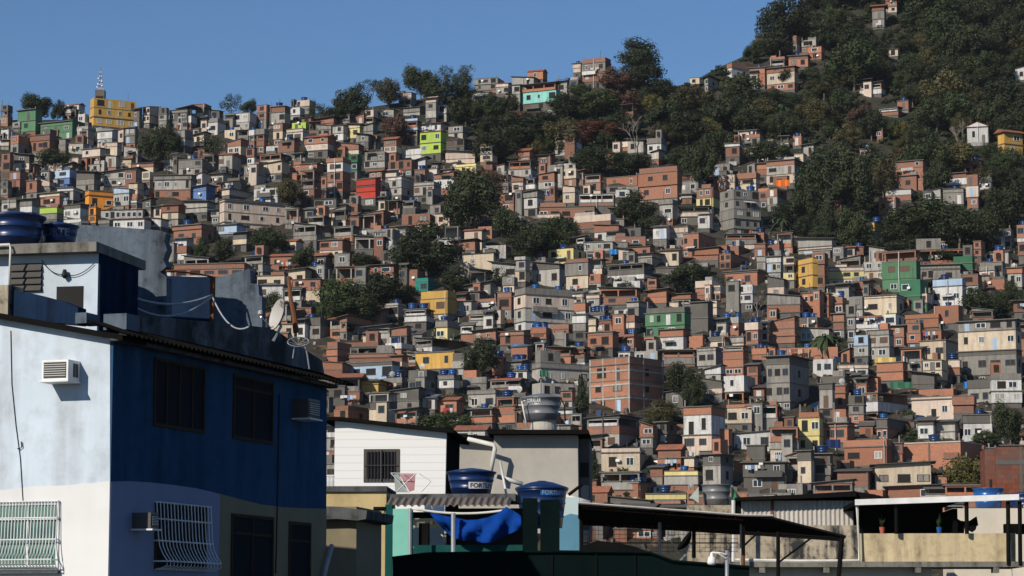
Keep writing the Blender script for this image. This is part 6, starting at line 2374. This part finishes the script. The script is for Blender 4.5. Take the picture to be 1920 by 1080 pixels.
PZ.poly(m, [(1602, 922), (1640, 928), (1678, 938), (1640, 940), (1604, 936)], -3.2, .3)
m.build('roof', zs)
# plinth and grey tank left of it
PK = Plane(W(1335, 960, 90), 3)
tag(PK.box(MB().mat('f_stain'), 1289, 947, 1377, 1070, -2, 0).build('block_wall', org=PK.pt(0, 0, -1)), 'rough stained block wall carrying the plain grey tank', 'wall')
big_tank(1314, 1373, 909, 947, 90.9, 'tank_grey', 'plain lidless grey tank on the stained block wall', lid=False)
for x0, lab in ((1310, 'greenish rag hanging left of the plain grey tank'), (1372, 'green net draped right of the plain grey tank')):
    m = MB().mat('f_green' if x0 > 1350 else 'f_cloth2')
    d_ = 1 if x0 > 1350 else -1
    m.prism([W(x0, 912, 90.3), W(x0, 944, 90.3), W(x0 + d_ * 10, 936, 90.2), W(x0 + d_ * 18, 934, 90.5), W(x0 + d_ * 6, 920, 90.4)][::-1 if d_ < 0 else 1], Vector((0, .25, 0)))
    tag(m.build('draped_net' if d_ > 0 else 'rag'), lab, 'net' if d_ > 0 else 'rag')
# right end: cream wall and tanks
PE = Plane(W(1850, 980, 92), 2)
ce = tag(empty('cream_wall', PE.pt(0, 0, -.5)), 'plain cream wall carrying the bright blue tanks at the right', 'wall')
PE.box(MB().mat('f_cream'), 1790, 953, 1990, 1300, -3, 0).build('wall_face', ce)
big_tank(1823, 1884, 916, 953, 93.3, 'tank_bright', 'bright blue open tank with a small white logo behind the white roof edge', lid=False, txt='Coral', txt_px=(1865, 1880, 925, 931), ink='f_letter')
big_tank(1888, 1960, 922, 955, 93.4, 'tank_near', 'deep blue lidded tank cut by the right edge', txt='II', txt_px=(1907, 1917, 949, 953), ink='f_letter')
wire('wall_wire', [PV.hit(x, y, .05) for x, y in ((1889, 1014), (1892, 1010), (1895, 1014), (1896, 1050), (1898, 1080))], .012, 'f_pipe', 'thin white wire on the end of the tan parapet', 'wire', 4)
# dark dish seen from behind and camera pole
root = tag(empty('satellite_dish', W(1290, 1050, 70)), 'black dish seen edge-on in front of the stained block wall', 'satellite dish')
dc = W(1286, 1016, 70)
axis = Vector((-.80, -.1, .58)).normalized()
ua = Vector((.55, 0, .8))
ua = (ua - axis * ua.dot(axis)).normalized()
va = axis.cross(ua)
m = MB().mat('f_black')
for lay in (0, .02):
    o = len(m.v)
    for i in range(6):
        q = i / 5
        for j in range(n):
            w_ = 2 * math.pi * j / n
            m.v.append(tuple(dc + ua * (q * .30 * math.cos(w_)) + va * (q * .34 * math.sin(w_)) + axis * (.13 * q * q - .07 - lay)))
    for i in range(5):
        for j in range(n):
            f = [o + i * n + j, o + i * n + (j + 1) % n, o + (i + 1) * n + (j + 1) % n, o + (i + 1) * n + j]
            m.face(f if lay == 0 else f[::-1])
m.build('reflector', root, True)
MB().mat('metal').tube([W(1272, 1037, 69.8), W(1262, 1022, 69.5), W(1257, 1014, 69.4)], .016, 5).build('feed_arm', root)
MB().mat('metal').tube([W(1291, 1020, 70.1), W(1286, 1040, 70), W(1269, 1059, 69.8)], .03, 6).build('mount', root)
root = tag(empty('camera_pole', W(1363, 1200, 50)), 'grey pole with a white dome security camera on a bracket', 'camera pole')
MB().mat('metal').tube([W(1363, 1240, 50), W(1363, 1032, 50)], .036, 12).build('pole', root, True)
MB().mat('white_metal').tube([W(1361, 1040, 49.95), W(1350, 1037, 49.9), W(1336, 1036, 49.9), W(1334, 1037, 49.9)], .02, 6).build('arm', root)
MB().mat('white_metal').tube([W(1361, 1047, 49.95), W(1354, 1042, 49.92), W(1346, 1038, 49.9)], .014, 6).build('brace', root)
cz = W(1334.5, 1060, 49.9)
MB().mat('white_metal').lathe(cz, [(.03, 0), (.075, .02), (.088, .05), (.07, .14), (.035, .17), (.02, .24)], 20).build('dome_camera', root, True)

# ------------------------------------------------------------------ closer dark brick house at the right edge
PN = Plane(W(1862, 920, 165), 3)
nb = tag(empty('dark_brick_house', PN.pt(0, PN.uv(1880, 940)[1])), 'closest dark red block house with concrete band, cut by the right edge', 'house')
PN2 = Plane(PN.pt(0, 0), -12)
u0, u1, z0, z1 = PN.rect(1869, 838, 1990, 990)
PN.ubox(MB().mat('f_nearbrick'), u0, u1, z0, z1, -3, 0).build('wall', nb)
uu = PN.rect(1850, 840, 1869, 990)
PN.ubox(MB().mat('f_nearbrick'), uu[0], u0 - .004, z0, z1 - .1, -3.0, -.5).build('left_wall', nb)
b_ = PN.rect(1869, 862, 1990, 871)
PN.ubox(MB().mat('k'), u0 - .02, u1, b_[2], b_[3], -3, .03).build('concrete_band', nb)
b_ = PN.rect(1913, 838, 1918, 990)
PN.ubox(MB().mat('k'), b_[0], b_[1], z0, z1 + .02, -.1, .02).build('pillar', nb)
b_ = PN.rect(1857, 898, 1862, 916)
PN.ubox(MB().mat('dark'), b_[0], b_[1], b_[2], b_[3], -.51, -.48).build('opening', nb)

# ------------------------------------------------------------------ laundry, banners and tarps on the hill
for px, py, w_, h_, mt, lab in ((1478, 312, 9, 12, 'f_redcloth', 'red cloth hanging on a brick house terrace high on the slope'), (1468, 343, 26, 12, 'f_orangecloth', 'orange tarp over a terrace under the brick house with red cloth'),
                                (345, 251, 9, 11, 'f_redcloth', 'small red banner on a grey house left on the upper slope'), (1322, 461, 12, 9, 'f_redcloth', 'red cloth pile on a brick roof in the middle slope'),
                                (1660, 677, 40, 14, 'f_tarpyellow', 'pale yellow tarp strips below a white house'), (1815, 722, 15, 13, 'f_tarp2', 'bright blue tarp hung under a white house at the right'), (1150, 472, 16, 10, 'f_tarp2', 'bright blue tarp on a terrace of the middle slope'),
                                (1562, 832, 28, 16, 'f_navycloth', 'navy blue cloth sheet hanging beside the cream house'), (1690, 722, 42, 12, 'f_green', 'green net over a rooftop right of the raw concrete house'),
                                (1020, 700, 16, 12, 'f_green', 'green net slung over a roof left of the great brick building'), (975, 649, 34, 6, 'f_tarp2', 'light blue tarp strip on a roof left of the slope centre'), (1346, 878, 10, 12, 'f_tarp2', 'blue door-like sheet below the white parapet house')):
    if mt not in MATS:
        MATS[mt] = plain('cloth_' + mt[2:], dict(f_redcloth=(.5, .02, .02), f_orangecloth=(.7, .16, .02), f_tarpyellow=(.6, .42, .14), f_tarp2=(.03, .2, .5), f_navycloth=(.012, .025, .10))[mt], .9)
    Y = D(py + h_) - 3.5
    k = F / Y
    c = W(px, py, Y)
    m = MB().mat(mt)
    n_ = 6
    for i in range(n_):
        xa, xb = c.x + w_ / k * (i / n_ - .5), c.x + w_ / k * ((i + 1) / n_ - .5)
        ya, yb_ = c.y + .15 * math.sin(i * 2.1), c.y + .15 * math.sin((i + 1) * 2.1)
        m.add([(xa, ya, c.z - h_ / k / 2), (xb, yb_, c.z - h_ / k / 2), (xb, yb_ + .1, c.z + h_ / k / 2), (xa, ya + .1, c.z + h_ / k / 2),
               (xa, ya + .03, c.z - h_ / k / 2), (xb, yb_ + .03, c.z - h_ / k / 2), (xb, yb_ + .13, c.z + h_ / k / 2), (xa, ya + .13, c.z + h_ / k / 2)], [(0, 1, 2, 3), (7, 6, 5, 4), (3, 2, 6, 7), (0, 4, 5, 1)])
    tag(m.build('cloth_sheet'), lab, 'cloth', 'cloths and tarps on the hill')

# poles among the houses
rng = random.Random(8)
for px, y0, y1, lab in ((1790, 155, 180, 'pale utility pole among the trees on the upper right slope'), (1865, 115, 130, 'short pale pole near the white house on the upper right edge'), (1332, 620, 640, 'thin pole near the green house under concrete'), (1060, 624, 652, 'pale pole by the grey house with awnings'),
                        (1232, 700, 752, 'tall thin pole right of the great brick building'), (617, 505, 550, 'pale pole standing in the green trees at the middle left'), (1462, 95, 118, 'pole at the edge of the upper slope houses'), (1545, 175, 225, 'pale leaning trunk-like pole in the upper wood')):
    Y = D(y1) - 1
    tag(MB().mat('slab' if px % 2 else 'l').tube([W(px, y0, Y), W(px, y1 + 8, Y)], .14, 6, .17).build('utility_pole'), lab, 'utility pole', 'poles on the hill')

# sheet joints, battens and a rail on the dark green wall
for i, x in enumerate((790, 868, 951, 1034, 1117, 1190)):
    q = MB().mat('f_darkroof')
    PD.box(q, x, 1040, x + 3, 1200, .004, .03)
    q.build('joint_batten', bpy.data.objects['green_wall'])
m = MB().mat('f_dgreen')
m.tube([PD.hit(735, 1046, .05), PD.hit(800, 1038, .05), PD.hit(1040, 1034, .05), PD.hit(1218, 1036, .05), PD.hit(1262, 1052, .05), PD.hit(1405, 1063, .05)], .03, 5)
m.build('top_rail', bpy.data.objects['green_wall'])

# the air between the camera and the far ridge
MATS['haze'] = bpy.data.materials.new('thin_haze')
_m = MATS['haze']
_m.use_nodes = True
_m.node_tree.nodes.remove(_m.node_tree.nodes['Principled BSDF'])
_v = _m.node_tree.nodes.new('ShaderNodeVolumePrincipled')
_v.inputs['Color'].default_value = (.82, .88, 1, 1)
_v.inputs['Density'].default_value = HAZE
_m.node_tree.links.new(_v.outputs[0], _m.node_tree.nodes['Material Output'].inputs['Volume'])
hz = MB().mat('haze').box(-2650, 2650, -450, 2650, -1.8, 335).build('haze', org=(0, 0, 0))
tag(hz, 'thin blue haze in the air over the whole hillside', 'haze', kind='stuff')

assign_labels()

# ------------------------------------------------------------------ light, sky, air
SUN_AZ, SUN_EL = 40, 30
sd = Vector((-math.sin(R(SUN_AZ)) * math.cos(R(SUN_EL)), -math.cos(R(SUN_AZ)) * math.cos(R(SUN_EL)), math.sin(R(SUN_EL))))
ld = bpy.data.lights.new('sun', 'SUN')
ld.energy = 4.9
ld.angle = R(.5)
ld.color = (1, .92, .80)
lo = bpy.data.objects.new('sun', ld)
COL.objects.link(lo)
lo.rotation_euler = (-sd).to_track_quat('-Z', 'Y').to_euler()
world = bpy.data.worlds.new('World')
scene.world = world
world.use_nodes = True
nt = world.node_tree
bg = nt.nodes['Background']
sky = nt.nodes.new('ShaderNodeTexSky')
sky.sky_type = 'NISHITA'
sky.sun_disc = False
sky.sun_elevation = R(SUN_EL)
sky.sun_rotation = R(180 + SUN_AZ)
sky.altitude = 0
sky.air_density = 1.0
sky.dust_density = 0.0
sky.ozone_density = 8
nt.links.new(sky.outputs[0], bg.inputs[0])
bg.inputs[1].default_value = .083
vs_ = scene.view_settings
vs_.view_transform = 'Standard'
vs_.look = 'None'
vs_.exposure = 0
vs_.gamma = 1
scene.render.engine = 'CYCLES'
scene.cycles.max_bounces = 5
scene.cycles.diffuse_bounces = 2
scene.cycles.glossy_bounces = 2
scene.cycles.transmission_bounces = 2
scene.cycles.volume_bounces = 0
scene.cycles.use_denoising = True
